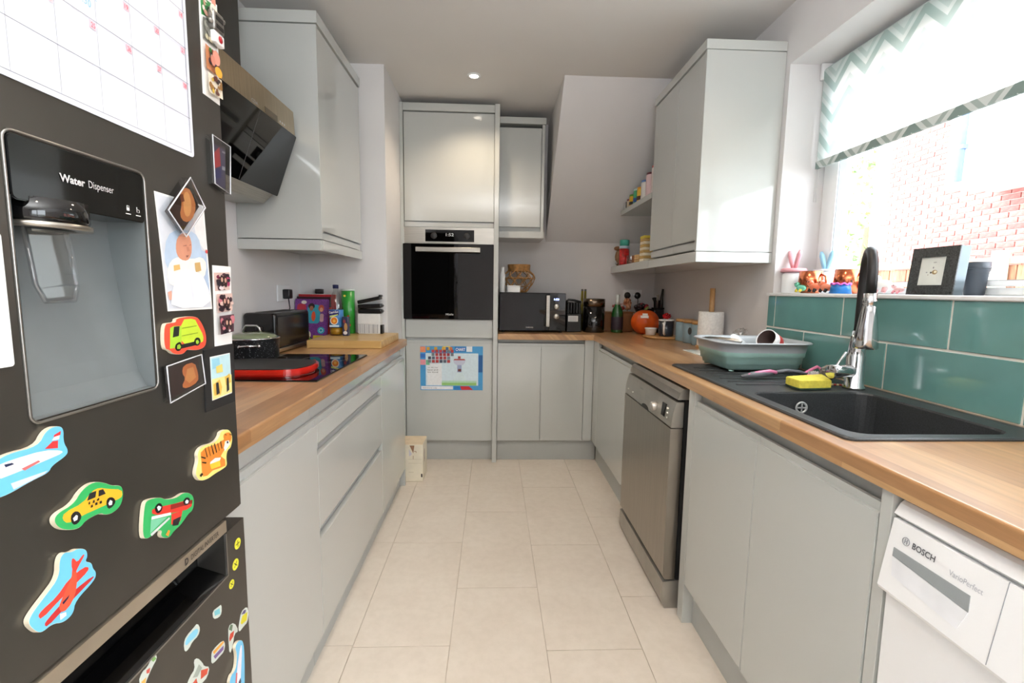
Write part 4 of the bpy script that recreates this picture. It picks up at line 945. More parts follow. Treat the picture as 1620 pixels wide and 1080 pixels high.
# kitchen roll
rc = (1.192,2.50,.911)
t = thing('kitchen_roll_holder', 'white kitchen roll on an upright wooden holder by the canisters', 'kitchen roll', rc)
MB().lathe(rc,[(0,.0005),(.070,.0005),(.072,.006),(.070,.014),(0,.014)],light_wood,40).build('base', t)
MB().cyl((rc[0],rc[1],.92),(rc[0],rc[1],1.238),.0135,light_wood,20).build('pole', t)
MB().lathe(rc,[(.020,.015),(.066,.015),(.067,.018),(.065,.198),(.063,.200),(.020,.200)],plain('tissue_roll',(236,234,230),.9,bmp=.1,vs=80),48).build('paper_roll', t)
# glass board, bread
m_ = MB().prism(PZ(0), [(.995,2.38),(1.12,2.38),(1.12,2.02),(.995,2.02)], .9115, .9165, plain('frosted_white_glass',(226,236,234),.15), bev=.001)
tag(m_.build('glass_board'), 'frosted white glass cutting board lying flat by the kitchen roll', 'board')
t = thing('wooden_board', 'dark wooden board under the bread bag near the splashback', 'board', (1.17,2.26,.911))
MB().box(1.08,1.255,2.16,2.37,.9115,.930,dark_wood,bev=.004).build('slab', t)
crumple((1.175,2.25,.9305),.060,bagm('bread_bag',(222,216,210),(134,86,62)),1.0,1.35,.52,'bread_bag','clear crumpled bag holding a brown loaf on the dark board','bag',2)
crumple((1.195,2.19,.995),.026,glassy('cling_bag',(.97,.97,.97),.25,.08),1.2,1.0,.9,'plastic_wrap','scrunched clear plastic wrap on top of the bread bag','wrap',6)

# ================================================================ DISH RACK
rack_g = plain('grey_rack_plastic',(178,184,190),.35,var=.01); rack_t = plain('mint_silicone',(162,200,193),.45,var=.02)
def rloop(x0,x1,y0,y1,r,z): return [(x,y,z) for x,y in rrect(x0,x1,y0,y1,r,5)]
RB = (.888,1.178,1.70,1.945); zb = .9235
levels = [(-.012,zb,rack_t),(0,zb+.006,rack_t),(.004,zb+.022,rack_t),(.010,zb+.026,rack_t),(.012,zb+.048,rack_t),(.018,zb+.052,rack_t),(.020,zb+.070,rack_t),(.021,zb+.073,rack_g),(.026,zb+.098,rack_g),(.040,zb+.103,rack_g),(.042,zb+.106,rack_g),(.036,zb+.109,rack_g),(.024,zb+.107,rack_g),(.017,zb+.098,rack_g),(.012,zb+.074,rack_g),(.004,zb+.040,rack_t),(-.008,zb+.012,rack_t)]
t = thing('dish_rack', 'collapsible mint and grey dish rack on the drainer', 'dish rack', (1.033,1.82,.918))
m_ = MB(); loops = []
for d_, z, mm in levels: loops.append([m_.bm.verts.new(p) for p in rloop(RB[0]-d_,RB[1]+d_,RB[2]-d_,RB[3]+d_,.038+max(0,d_),z)])
for (A, B), (_, _, mm) in zip(zip(loops, loops[1:]), levels[1:]):
    i = m_.mi(mm)
    for k in range(len(A)):
        fc = m_.bm.faces.new((A[k],A[(k+1)%len(A)],B[(k+1)%len(A)],B[k])); fc.material_index = i; fc.smooth = True
i = m_.mi(rack_t); fc = m_.bm.faces.new(loops[0][::-1]); fc.material_index = i; fc = m_.bm.faces.new(loops[-1]); fc.material_index = i
bmesh.ops.recalc_face_normals(m_.bm, faces=m_.bm.faces); m_.build('tub', t)
m_ = MB()
for k in range(9): m_.box(.90+k*.030,.904+k*.030,1.71,1.935,zb+.012,zb+.030,rack_g)
m_.build('plate_rib', t)
m_ = MB(); m_.box(.872,.985,1.735,1.96,zb+.094,zb+.098,rack_g)
m_.build('cutlery_tray', t)
for x, y in ((.91,1.72),(1.155,1.72),(.91,1.925),(1.155,1.925)): MB().cyl((x,y,.9185),(x,y,zb+.001),.010,rack_t,12).build('foot', t)
for i, (x0, y0, x1, y1) in enumerate([(.885,1.92,.965,1.76),(.905,1.94,.975,1.79),(.925,1.95,.985,1.82)]):
    m_ = MB().tube([(x0,y0,zb+.103),((x0+x1)/2,(y0+y1)/2,zb+.106),(x1,y1,zb+.104)],.003,steel,8,rs=[.003,.0025,.0055])
    tag(m_.build('cutlery'), ['steel utensil on the rack tray nearest the worktop edge','steel utensil in the middle of the rack tray','steel utensil nearest the centre of the rack'][i], 'cutlery', 'cutlery drying in the dish rack')
t = thing('mug', 'white mug with red marks and a dark inside, lying tipped in the dish rack', 'mug', (1.10,1.78,zb+.03))
ax = Vector((-.75,-.35,.42)).normalized(); c0 = Vector((1.135,1.800,zb+.078))
MB().lathe(c0,[(0,0),(.034,0),(.038,.004),(.040,.085),(.037,.085),(.035,.010),(0,.008)],white_gloss,32,tuple(ax)).build('body', t)
MB().lathe(c0,[(.0402,.03),(.0406,.031),(.0408,.055),(.0404,.056)],plain('red_print',(196,60,60),.4),32,tuple(ax)).build('band', t)
MB().lathe(c0,[(0,.012),(.0345,.012),(.0366,.083),(.036,.083),(.034,.014),(0,.013)],plain('brown_inside',(58,34,28),.6),32,tuple(ax)).build('inside', t)
t = thing('dish', 'white dish edge leaning upright in the dish rack', 'dish', (1.03,1.79,zb+.02))
MB().lathe((1.005,1.86,zb+.080),[(0,0),(.030,0),(.046,.010),(.048,.012),(.030,.004),(0,.004)],white_gloss,36,(.35,-.5,.55)).build('plate', t)
# brush, sponge, scourer
t = thing('washing_up_brush', 'grey and pink washing up brush lying in front of the dish rack', 'brush', (1.0,1.58,.918))
grey_h = plain('grey_rubber',(108,110,116),.5); pink_h = plain('pink_plastic',(222,126,164),.35)
hpts = [(.862,1.555,.929),(.90,1.562,.933),(.945,1.574,.935),(.985,1.582,.937)]
MB().tube(hpts,.010,grey_h,12,rs=[.004,.010,.012,.008]).build('grip', t)
MB().tube([(.885,1.556,.936),(.93,1.568,.940),(.975,1.579,.943),(1.0,1.582,.938)],.006,pink_h,10,rs=[.003,.007,.0075,.007]).build('grip_inlay', t)
MB().tube([(.985,1.582,.937),(1.04,1.588,.945),(1.09,1.590,.940),(1.12,1.592,.930)],.006,grey_h,10,rs=[.0075,.0065,.006,.006]).build('neck', t)
MB().tube([(1.105,1.594,.932),(1.14,1.606,.944),(1.172,1.616,.955),(1.182,1.606,.945),(1.176,1.590,.930),(1.14,1.582,.926)],.0055,pink_h,10,True).build('head', t)
m_ = MB()
for k in range(26): 
    a = k*2.4; r = .02*math.sqrt(k/26); m_.cyl((1.145+r*math.cos(a),1.596+r*.7*math.sin(a),.942),(1.145+1.2*r*math.cos(a),1.596+r*math.sin(a),.921),.0012,paper,5,smooth=False)
m_.build('bristles', t)
t = thing('sponge', 'yellow sponge scourer lying by the sink bowl', 'sponge', (1.075,1.50,.918))
sp_o = [(0.957,1.466),(0.954,1.386),(1.069,1.399),(1.118,1.515)]
yel = plain('yellow_sponge',(228,214,86),.95,var=.05,vs=90,bmp=.5); grn = plain('dark_scourer',(50,74,56),.95,var=.2,vs=150,bmp=.4)
sp_o = smooth2([tuple(a*.94+b*.06 for a, b in zip(p, q)) for p, q2 in zip(sp_o, sp_o[1:]+sp_o[:1]) for q in (sp_o[sp_o.index(p)-1], q2)],1)
MB().prism(PZ(0), sp_o, .9182,.9235, grn).build('scourer_pad', t)
MB().prism(PZ(0), sp_o, .9235,.9470, yel, bev=.002).build('foam', t)
crumple((1.160,1.545,.9182),.024,bagm('steel_wool',(150,140,130),(60,54,50),.35),1.0,1.0,1.0,'scouring_ball','grey metal scouring ball between the brush and the tap lever','scourer',9)
m_ = MB()
for k in range(8): m_.ball((1.090+k*.0075,1.462-k*.002,.9222),.0038,(plain('red_bead',(170,40,30),.3),plain('cream_bead',(232,206,160),.3))[k%2],seg=8)
m_.tube([(1.084,1.464,.9222),(1.150,1.446,.9222)],.0012,black_pl,5)
tag(m_.build('bead_string'), 'short string of red and cream beads at the foot of the tap', 'beads')

# ================================================================ SHELF THINGS
SL = 1.4025
t = thing('wooden_bird', 'small wooden bird-shaped egg figure at the far end of the lower shelf', 'ornament', (.955,3.58,SL))
MB().lathe((.955,3.58,SL),[(0,0),(.016,0),(.010,.02),(.012,.035),(.024,.048),(.027,.075),(.022,.105),(.010,.125),(0,.128)],plain('brown_wood_grain',(150,112,76),.5),24).build('body', t)
MB().ball((.945,3.575,SL+.135),.022,plain('brown_wood_grain2',(140,96,60),.5),1.3,.7,.8).build('head', t)
for dx in (-.018,.018): MB().ball((.955+dx,3.565,SL+.022),.011,chrome,seg=12).build('foot', t)
t = thing('drink_flask', 'red tin flask with a mint green lid on the lower shelf', 'flask', (.962,3.45,SL))
MB().lathe((.962,3.45,SL),[(0,0),(.034,0),(.036,.003),(.036,.122),(0,.122)],plain('red_flask_print',(190,44,42),.3,var=.25,vs=40),32).build('body', t)
MB().lathe((.962,3.45,SL),[(0,.122),(.0365,.122),(.0365,.142),(0,.142)],plain('pale_blue_band',(190,214,232),.35),32).build('band', t)
MB().lathe((.962,3.45,SL),[(0,.142),(.034,.142),(.035,.182),(.033,.186),(0,.187)],plain('mint_lid',(74,178,158),.35),32).build('lid', t)
t = thing('glass_jar', 'small glass jar with a red lid mark between the flask and the biscuit stack', 'jar', (.960,3.26,SL))
MB().lathe((.960,3.26,SL),[(0,0),(.030,0),(.032,.004),(.032,.055),(.030,.060),(0,.060)],clear_m,28).build('body', t)
MB().lathe((.960,3.26,SL),[(0,.005),(.028,.005),(.028,.03),(0,.03)],plain('brown_spice',(120,74,44),.8),24).build('contents', t)
t = thing('cork_jar', 'short wooden pot beside the glass jar on the lower shelf', 'pot', (.965,3.165,SL))
MB().lathe((.965,3.165,SL),[(0,0),(.026,0),(.028,.004),(.028,.052),(0,.052)],dark_wood,24).build('body', t)
cc_ = [plain('cream_coaster',(232,222,196),.6), plain('tan_coaster',(196,160,96),.6)]
for k in range(3):
    m_ = MB().lathe((.966,3.05,SL+.0004+k*.0165),[(0,0),(.044,0),(.046,.003),(.046,.013),(.044,.016),(0,.016)],plain('biscuit',(206,170,122),.8,var=.1,vs=60),24)
    tag(m_.build('biscuit'), ['bottom','middle','top'][k]+' disc of the short tan stack on the lower shelf', 'coaster', 'tan discs stacked on the lower shelf')
for k in range(9):
    m_ = MB().box(.925,1.005,2.885,2.965,SL+.0004+k*.0175,SL+.0166+k*.0175,cc_[k%2] if k < 8 else plain('yellow_card',(214,196,70),.5),bev=.002)
    tag(m_.build('card_box'), ['bottom cream','second','third','fourth','fifth','sixth','seventh','eighth','yellow topmost'][k]+' block of the tall stack on the lower shelf beside the cabinet', 'block', 'tall stack of small blocks on the lower shelf')
SU = 1.7905
def tin(x, y, r, h, c, lc, l, lidh=.012, wrap=None, cat='jar', name='food_jar'):
    t = thing(name, l, cat, (x,y,SU)); m = plain('tin_print', c, .35, var=.05)
    MB().lathe((x,y,SU),[(0,0),(r-.002,0),(r,.003),(r,h-.003),(r-.002,h),(0,h)],m,24).build('body', t)
    if wrap: MB().lathe((x,y,SU),[(r+.0003,h*.15),(r+.0006,h*.16),(r+.0006,h*.45),(r+.0003,h*.46)],plain('tin_band',wrap,.4),24).build('label', t)
    MB().lathe((x,y,SU),[(0,h),(r*.96,h),(r*.96,h+lidh),(0,h+lidh)],plain('tin_lid',lc,.35),24).build('lid', t)
t = thing('tea_box', 'small white box with a black edge at the end of the upper shelf', 'box', (.955,3.385,SU)); MB().box(.935,.975,3.365,3.405,SU,SU+.055,plain('white_card',(226,226,224),.5),bev=.002).build('body', t); MB().box(.9345,.9755,3.358,3.3645,SU,SU+.055,black_pl).build('edge', t)
tin(.955,3.315,.026,.052,(214,196,172),(120,50,60),'short cream jar with a plum lid on the upper shelf')
tin(.957,3.235,.034,.066,(226,176,40),(96,150,60),'yellow tin with a black band on the upper shelf',wrap=(30,30,30))
tin(.957,3.155,.031,.088,(60,160,110),(210,232,226),'green jar with a pale lid on the upper shelf',wrap=(36,80,150))
tin(.958,3.075,.032,.082,(230,186,60),(228,160,40),'golden yellow tub with an orange lid on the upper shelf',wrap=(90,60,40))
tin(.960,2.985,.036,.105,(222,218,212),(96,130,190),'white jar with a blue lid on the upper shelf')
tin(.962,2.895,.037,.130,(226,196,198),(90,36,48),'pale pink tub with a dark lid on the upper shelf')
tin(.962,2.805,.034,.150,(228,214,210),(200,60,60),'tall pale jar partly hidden by the cabinet on the upper shelf')

# ================================================================ WINDOW SILL THINGS
SI = 1.2185
def ears(t, c, z, m, tone=1):
    for s_ in (-1,1):
        p = [c+Vector((0,.008*s_,z)), c+Vector((0,.018*s_,z+.03)), c+Vector((0,.030*s_,z+.062)), c+Vector((0,.036*s_,z+.080))]
        MB().tube(p,.009,m,10,rs=[.006,.010,.0105,.006]).build('ear', t)
t = thing('bunny_jar', 'white jar with a pink bunny-ear lid at the far end of the window sill', 'jar', (1.33,2.035,SI))
MB().lathe((1.33,2.035,SI),[(0,0),(.040,0),(.044,.006),(.044,.080),(.036,.092),(0,.092)],white_gloss,32).build('body', t)
pk = plain('dusty_pink',(226,160,168),.45); MB().lathe((1.33,2.035,SI),[(0,.092),(.050,.092),(.052,.098),(.048,.108),(0,.110)],pk,32).build('lid', t); ears(t, Vector((1.33,2.035,SI)), .106, pk)
t = thing('bunny_jar', 'white jar with pale blue bunny ears behind the copper mugs', 'jar', (1.432,1.975,SI))
MB().lathe((1.432,1.975,SI),[(0,0),(.036,0),(.040,.006),(.040,.085),(.034,.095),(0,.095)],white_gloss,32).build('body', t)
pb = plain('powder_blue',(150,200,226),.45); MB().lathe((1.432,1.975,SI),[(0,.095),(.044,.095),(.045,.102),(0,.106)],white_gloss,32).build('lid', t); ears(t, Vector((1.432,1.975,SI)), .100, pb)
copper = plain('hammered_copper',(214,122,84),.2,1,var=.1,vs=60,bmp=.3)
for i, (x, y, l) in enumerate([(1.335,1.925,'shiny copper mug beside the pink-eared jar'),(1.350,1.738,'shiny copper mug behind the black tap hose')]):
    t = thing('copper_mug', l, 'mug', (x,y,SI), 'copper mugs on the window sill')
    MB().lathe((x,y,SI),[(0,0),(.034,0),(.041,.012),(.046,.045),(.043,.092),(.041,.092),(.043,.045),(.036,.014),(0,.010)],copper,36).build('body', t)
    MB().tube([(x+.012,y-.042,SI+.078),(x+.018,y-.062,SI+.070),(x+.019,y-.066,SI+.045),(x+.012,y-.043,SI+.022)],.004,copper,8).build('handle', t)
def creature(name, label, x, y, c1, c2, sc_=1.0, cat='toy'):
    t = thing(name, label, cat, (x,y,SI)); k = sc_
    m1 = plain('toy_skin',c1,.35,coat=.3); m2 = plain('toy_accent',c2,.35)
    MB().ball((x,y,SI+.026*k),.020*k,m1,1.0,1.4,.85).build('body', t); MB().ball((x-.004,y+.026*k,SI+.044*k),.014*k,m1).build('head', t)
    for dy in (-.016,.014):
        MB().tube([(x-.010,y+dy*k,SI+.018*k),(x-.016,y+dy*k,SI+.006*k)],.006*k,m2,8,rs=[.008*k,.006*k]).build('leg', t)
    for e in (-1,1): MB().ball((x-.016*k,y+.026*k+e*.006*k,SI+.049*k),.0028*k,black_gloss,seg=8).build('eye', t)
creature('toy_figure','tiny green and yellow toy figure in front of the first copper mug',1.290,1.915,(104,190,160),(232,210,70),.8)
creature('toy_figure','orange toy figure with black feet between the copper mugs',1.300,1.845,(226,120,84),(30,26,26),.95)
creature('toy_figure','coral toy figure beside the small blue bucket',1.300,1.782,(232,134,98),(30,26,26),.9)
t = thing('toy_bucket', 'small blue bucket with a pink frilly rim under the tap hose', 'bucket', (1.296,1.700,SI))
MB().lathe((1.296,1.700,SI),[(0,0),(.036,0),(.030,.034),(0,.034)],plain('bright_blue',(30,120,196),.3),24).build('body', t)
m_ = MB(); m_.tube([(1.296+.031*math.cos(a),1.700+.031*math.sin(a),SI+.036+.003*math.sin(9*a)) for a in (2*PI*i/54 for i in range(54))],.003,plain('hot_pink',(226,110,200),.4),6,True); m_.build('frill', t)
creature('toy_figure','pale blue toy figure seen through the tap hose arch',1.33,1.600,(120,196,226),(60,110,180),1.1)
creature('toy_figure','white toy figure with a black nose right of the tap hose',1.345,1.565,(232,232,228),(216,160,160),1.15)
creature('toy_figure','tiny pale pink toy figure left of the black picture frame',1.345,1.502,(234,190,190),(226,150,160),.6)
# box frame
t = thing('box_frame', 'deep glittery black box frame with a tiny picture on the window sill', 'picture frame', (1.385,1.40,SI))
ff = tilt((1.345,0,SI),(0,-1,0),(.012,0,.145)); bz_ = plain('black_glitter_frame',(52,54,54),.25,var=.35,vs=240,coat=.3)
MB().holed(ff, (-1.477,-1.322,.0005,.147), (-1.443,-1.360,.030,.116), -.004, .0, bz_, .001).build('front', t)
MB().prism(ff, rect(-1.476,-1.323,.001,.1465), -.034, -.004, plain('grey_mirror_side',(96,106,112),.25,.4), bev=.001).build('case', t)
cd = MB().prism(ff, rect(-1.444,-1.359,.029,.117), -.0038, -.003, plain('ivory_card',(214,216,208),.5)).build('picture', t)
patches(ff, -.003, [((150,126,84),ell(-1.392,.070,.009,.007)),((236,228,200),ell(-1.390,.071,.005,.004)),((70,70,66),ell(-1.404,.069,.003,.003)),((120,120,120),ell(-1.398,.084,.002,.003)),((160,160,160),ell(-1.418,.070,.003,.002)),((170,160,150),ell(-1.412,.062,.0018,.002)),((170,170,165),ell(-1.395,.100,.006,.002))],'print',t)
t = thing('plant_pot', 'dark grey plastic plant pot behind the black picture frame', 'plant pot', (1.42,1.318,SI))
MB().lathe((1.430,1.338,SI),[(0,0),(.021,0),(.023,.004),(.028,.070),(.030,.071),(.031,.098),(.028,.098),(.026,.070),(.020,.008),(0,.006)],plain('slate_plastic',(70,76,84),.45),32).build('pot', t)
MB().lathe((1.430,1.338,SI),[(.0300,.078),(.0322,.079),(.0322,.082),(.0300,.083)],plain('slate_plastic',(70,76,84),.45),32).build('ridge', t)
# broken cardboard box on the floor
t = thing('cardboard_box', 'torn cream cardboard box standing on the floor at the end of the left units', 'box', (-.50,2.93,0))
ccard = plain('cream_card',(232,224,204),.75,var=.03)
m_ = MB().box(-.600,-.432,2.846,3.02,.0005,.240,ccard,bev=.003); m_.build('body', t)
tf = NY(2.846)
patches(tf, .0003, [((150,112,84),[(-.515,.236),(-.485,.236),(-.492,.185)]),((206,204,214),[(-.520,.215),(-.500,.180),(-.518,.165)]),((170,130,100),rect(-.487,-.474,.196,.200)),((170,130,100),rect(-.476,-.473,.188,.198)),((170,130,100),rect(-.494,-.491,.145,.170)),((206,196,172),rect(-.522,-.440,.120,.122)),((206,196,172),rect(-.522,-.440,.146,.148)),((40,30,26),rect(-.445,-.436,.030,.052)),((190,178,150),rect(-.522,-.490,.062,.064))],'print',t)
sf = FX(-.432)
patches(sf, .0003, [((176,150,136),ell(2.90,.16,.018,.040)),((120,96,86),ell(2.90,.14,.008,.030)),((232,226,214),ell(2.91,.15,.006,.018)),((150,120,100),rect(2.86,2.90,.03,.034))],'print',t)
MB().box(-.598,-.434,2.848,3.018,.2402,.2425,plain('cream_card_top',(228,208,176),.75)).build('flap', t)

# ================================================================ FRIDGE FREEZER (faces +x)
FF = FX(-.46)
fr_ = thing('fridge_freezer', 'tall dark metallic fridge freezer covered in magnets at the near left', 'fridge', (-.78,.543,0))
MB().box(-1.11,-.524,.248,.838,.03,1.86,fridge_side,bev=.004).build('body', fr_)
ud = MB().holed(FF, (.245,.842,.812,1.862), (.4735,.6455,1.078,1.358), -.060, 0, fridge_m, .006).build('upper_door', fr_)
ld_ = MB(); ld_.prism(FF, rect(.245,.842,.052,.712), -.060, 0, fridge_m); ld_.prism(FF, rect(.783,.842,.712,.789), -.060, 0, fridge_m, bev=.0); ld_.prism(FF, rect(.245,.783,.712,.789), -.060, -.050, black_gloss)
ld_ = ld_.build('lower_door', fr_)
MB().prism((Vector((0,.245,0)),Vector((1,0,0)),Vector((0,0,1)),Vector((0,1,0))), [(-.509,.712),(-.462,.712),(-.470,.716),(-.509,.730)], 0, .537, black_gloss).build('handle_recess', ld_)
MB().prism(FF, rect(.245,.7835,.7105,.7135), -.002, .0015, plain('dull_chrome_lip',(150,148,144),.3,.9)).prism(FF, rect(.7815,.7845,.7105,.788), -.002, .0015, plain('dull_chrome_lip',(150,148,144),.3,.9)).build('trim', ld_)
hs = MB().prism(FF, rect(.245,.786,.7915,.812), -.030, .001, plain('champagne_metal',(176,164,146),.35,.7)).build('handle_strip', ud)
text('DIGITAL INVERTER', FF, .690,.7975,.072,.0085, ink((70,62,54)), hs if False else ud, .0016, bold=.01)
text('D', FF, .676,.7965,.008,.011, ink((60,54,50)), ud, .0016, bold=.05)
# water dispenser
rz = plain('grey_dispenser_metal',(120,126,128),.38,.15,var=.03)
m_ = MB(); iy0, iy1, iz0, iz1 = .4742,.6448,1.0785,1.30
def back(v): return -.012-.036*min(1,max(0,(v-iz0)/.20))**.6
st_ = [(-.0005,iz0)]+[(back(iz0+.222*i/10),iz0+.222*i/10) for i in range(11)]
b = bmesh.new(); A = [b.verts.new((-.46+d,iy0,z)) for d,z in st_]; B = [b.verts.new((-.46+d,iy1,z)) for d,z in st_]
for i in range(len(A)-1): b.faces.new((A[i],B[i],B[i+1],A[i+1]))
e0 = [b.verts.new((-.46,iy0,z)) for z in (iz1,)]; e1_ = [b.verts.new((-.46,iy1,z)) for z in (iz1,)]
b.faces.new(A[::-1]+e0[::-1]); b.faces.new(B+e1_)
m_.merge(b, rz); ni = m_.build('dispenser_niche', ud)
dpn = MB().prism(FF, rrect(.4740,.6450,1.296,1.3575,.006), -.055, .0015, black_gloss, bev=.001).build('dispenser_panel', ud)
rim = MB(); ol = rrect(.4705,.6485,1.0755,1.3605,.010); k_ = len(ol)
rim.tube([at(FF,u,v,.0008) for u,v in ol], .0016, plain('dull_chrome_lip',(150,148,144),.3,.9), 6, True); rim.build('dispenser_rim', ud)
text('Water', FF, .525,1.3235,.031,.0085, plain('silver_print',(205,205,205),.4), dpn, .0022, bold=.03)
text('Dispenser', FF, .5605,1.3215,.035,.0105, plain('silver_print',(205,205,205),.4), dpn, .0022)
lk = MB()
for c0 in (.6165,.633): lk.prism(FF, rect(c0-.004,c0+.004,1.3035,1.3045), .0015, .0018, paper)
lk.prism(FF, rect(.6145,.6185,1.308,1.3115), .0015,.0018,paper); lk.tube([at(FF,.6150,1.3115,.0018),at(FF,.6150,1.314,.0018),at(FF,.6180,1.314,.0018),at(FF,.6180,1.3115,.0018)],.0003,paper,4)
lk.tube([at(FF,.631,1.3145,.0018),at(FF,.631,1.308,.0018),at(FF,.635,1.308,.0018),at(FF,.635,1.311,.0018),at(FF,.631,1.312,.0018)],.0003,paper,4); lk.build('lock_symbol', dpn)
nz_ = MB().lathe((-.484,.524,1.276),[(0,0),(.040,0),(.043,.006),(.042,.026),(0,.026)],black_gloss,32).build('nozzle', ud)
MB().lathe((-.484,.524,1.273),[(.030,0),(.0445,0),(.0445,.005),(.030,.005)],steel,32).build('nozzle_ring', ud)
text('W', FF, .553,1.2865,.009,.009, paper, ud, -.002)
pd = tilt((-.474,.500,1.275),(.0,1,.0),(.006,.010,-.085)); 
pm_ = MB(); ppts = [(.0,.002),(.047,.002),(.050,.060),(.044,.078),(.010,.078),(.002,.060)]
pm_.prism(pd, ppts, -.002, .001, clear_m)
pm_.tube([at(pd,u,v,.002) for u,v in [(.0,.002),(.002,.060),(.010,.078),(.044,.078),(.050,.060),(.047,.002)]],.0022,clear_m,6); pm_.build('paddle', ud)

# ---------------------------------------------------------------- calendar
cl = thing('wall_planner', 'white magnetic monthly planner board with pink date squares on the fridge door', 'planner', (-.459,.53,1.408))
MB().prism(FF, rrect(.318,.7565,1.409,1.73,.006), .0003, .0016, plain('planner_white',(226,230,242),.25,var=.004)).build('sheet', cl)
gl = [((120,122,134),rect(.324,.750,1.4150,1.4156)),((120,122,134),rect(.7494,.7500,1.415,1.725))]
for i in range(8): u = .7484-.0530*i; gl.append(((170,174,184),rect(u-.0003,u+.0003,1.415,1.725)))
for j in range(1,7): gl.append(((110,112,124),rect(.324,.750,1.4150+.0492*j-.0003,1.4150+.0492*j+.0003)))
patches(FF, .0016, gl, 'grid', cl)
dt = []
for j in range(6):
    for i in range(7):
        u1 = .7484-.0530*i-.0008; v1 = 1.4150+.0492*(j+1)-.001
        if j >= 1: dt.append(((246,200,212),rect(u1-.009,u1,v1-.0085,v1)))
        else: dt += [((196,200,212),rect(u1-.010,u1-.0095,v1-.009,v1)),((196,200,212),rect(u1-.010,u1,v1-.009,v1-.0085))]
ds_ = patches(FF, .00215, dt, 'date_square', cl, step=.000002)
k = 28
for j in range(1,6):
    for i in range(7):
        u1 = .7484-.0530*i-.0008; v1 = 1.4150+.0492*(j+1)-.001
        if k > 0: text(str(max(1,k-(j-1)*7-i)) if (k-(j-1)*7-i) > 0 else '', FF, u1-.0072, v1-.0070, .0055 if (k-(j-1)*7-i)>9 else .003, .0052, ink((226,80,104)), cl, .0026, 'date_digits') if (k-(j-1)*7-i) > 0 else None
for (s_, u, v, w, h) in (('appointment',.552,1.5395,.040,.008),('6.30',.567,1.527,.016,.008)): text(s_, FF, u, v, w, h, ink((140,190,214)), cl, .0026, 'handwriting', rot=-.12)

# ---------------------------------------------------------------- magnets (outlines in metres on the door)
def magnet(name, label, out, border, items, cat='magnet', sm=2, th=.0058, group=None, edge=None):
    o = smooth2(out, sm) if sm else out
    t = thing(name, label, cat, (-.46,sum(a for a,_ in o)/len(o),min(b for _,b in o)), group)
    MB().prism(FF, o, .0006, th, edge or cream_edge).build('backing', t)
    f_ = MB().prism(FF, inset(o,.0003), th, th+.0003, ink(border)); f_.build('border', t)
    patches(FF, th+.0003, items, 'picture', t, step=.00008)
    return t
# bin lorry
magnet('truck_magnet','green bin lorry magnet with a red border on the fridge door', [(0.66,1.162),(0.672,1.163),(0.685,1.163),(0.685,1.169),(0.729,1.17),(0.742,1.16),(0.753,1.14),(0.751,1.122),(0.738,1.117),(0.717,1.118),(0.706,1.122),(0.695,1.115),(0.675,1.118),(0.668,1.125),(0.657,1.128)], (232,84,60),
  [((196,222,60),[(0.694,1.166),(0.726,1.166),(0.732,1.157),(0.746,1.137),(0.742,1.126),(0.691,1.127)]),((170,214,60),[(0.671,1.156),(0.679,1.158),(0.695,1.157),(0.692,1.126),(0.668,1.127)]),((36,40,38),[(0.679,1.157),(0.691,1.157),(0.688,1.143),(0.675,1.142)]),((36,40,38),[(0.691,1.13),(0.725,1.131),(0.725,1.125),(0.69,1.124)]),((24,24,24),[(0.679,1.131),(0.685,1.134),(0.691,1.134),(0.693,1.128),(0.69,1.122),(0.683,1.121),(0.678,1.125)]),((150,190,50),[(0.683,1.13),(0.688,1.131),(0.691,1.127),(0.688,1.124),(0.682,1.125)]),((24,24,24),[(0.721,1.133),(0.727,1.137),(0.735,1.135),(0.737,1.129),(0.732,1.124),(0.725,1.124),(0.721,1.127)]),((150,190,50),[(0.725,1.132),(0.73,1.133),(0.733,1.129),(0.729,1.126),(0.725,1.128)]),((126,160,40),[(0.695,1.154),(0.729,1.155),(0.729,1.154),(0.695,1.153)]),((126,160,40),[(0.694,1.143),(0.731,1.144),(0.731,1.143),(0.693,1.142)])])
# aeroplane
magnet('aeroplane_magnet','white aeroplane magnet with light blue border and red tail on the fridge door', [(0.426,1.052),(0.44,1.057),(0.47,1.054),(0.479,1.067),(0.491,1.069),(0.499,1.064),(0.497,1.049),(0.502,1.038),(0.498,1.033),(0.482,1.029),(0.478,1.023),(0.46,1.022),(0.436,1.018),(0.422,1.02)], (110,196,238),
  [((238,240,246),[(0.428,1.049),(0.442,1.05),(0.475,1.048),(0.494,1.041),(0.495,1.038),(0.478,1.037),(0.449,1.036),(0.427,1.036)]),((226,58,60),[(0.476,1.049),(0.485,1.054),(0.491,1.053),(0.49,1.045)]),((226,58,60),[(0.487,1.06),(0.495,1.062),(0.494,1.058),(0.486,1.056)]),((238,240,246),[(0.484,1.055),(0.487,1.058),(0.493,1.058),(0.492,1.054)]),((206,214,232),[(0.44,1.028),(0.46,1.027),(0.477,1.026),(0.473,1.024),(0.442,1.021)]),((206,110,110),[(0.451,1.038),(0.468,1.04),(0.47,1.038),(0.454,1.035)]),((40,50,84),[(0.436,1.048),(0.443,1.047),(0.445,1.045),(0.437,1.045)])])
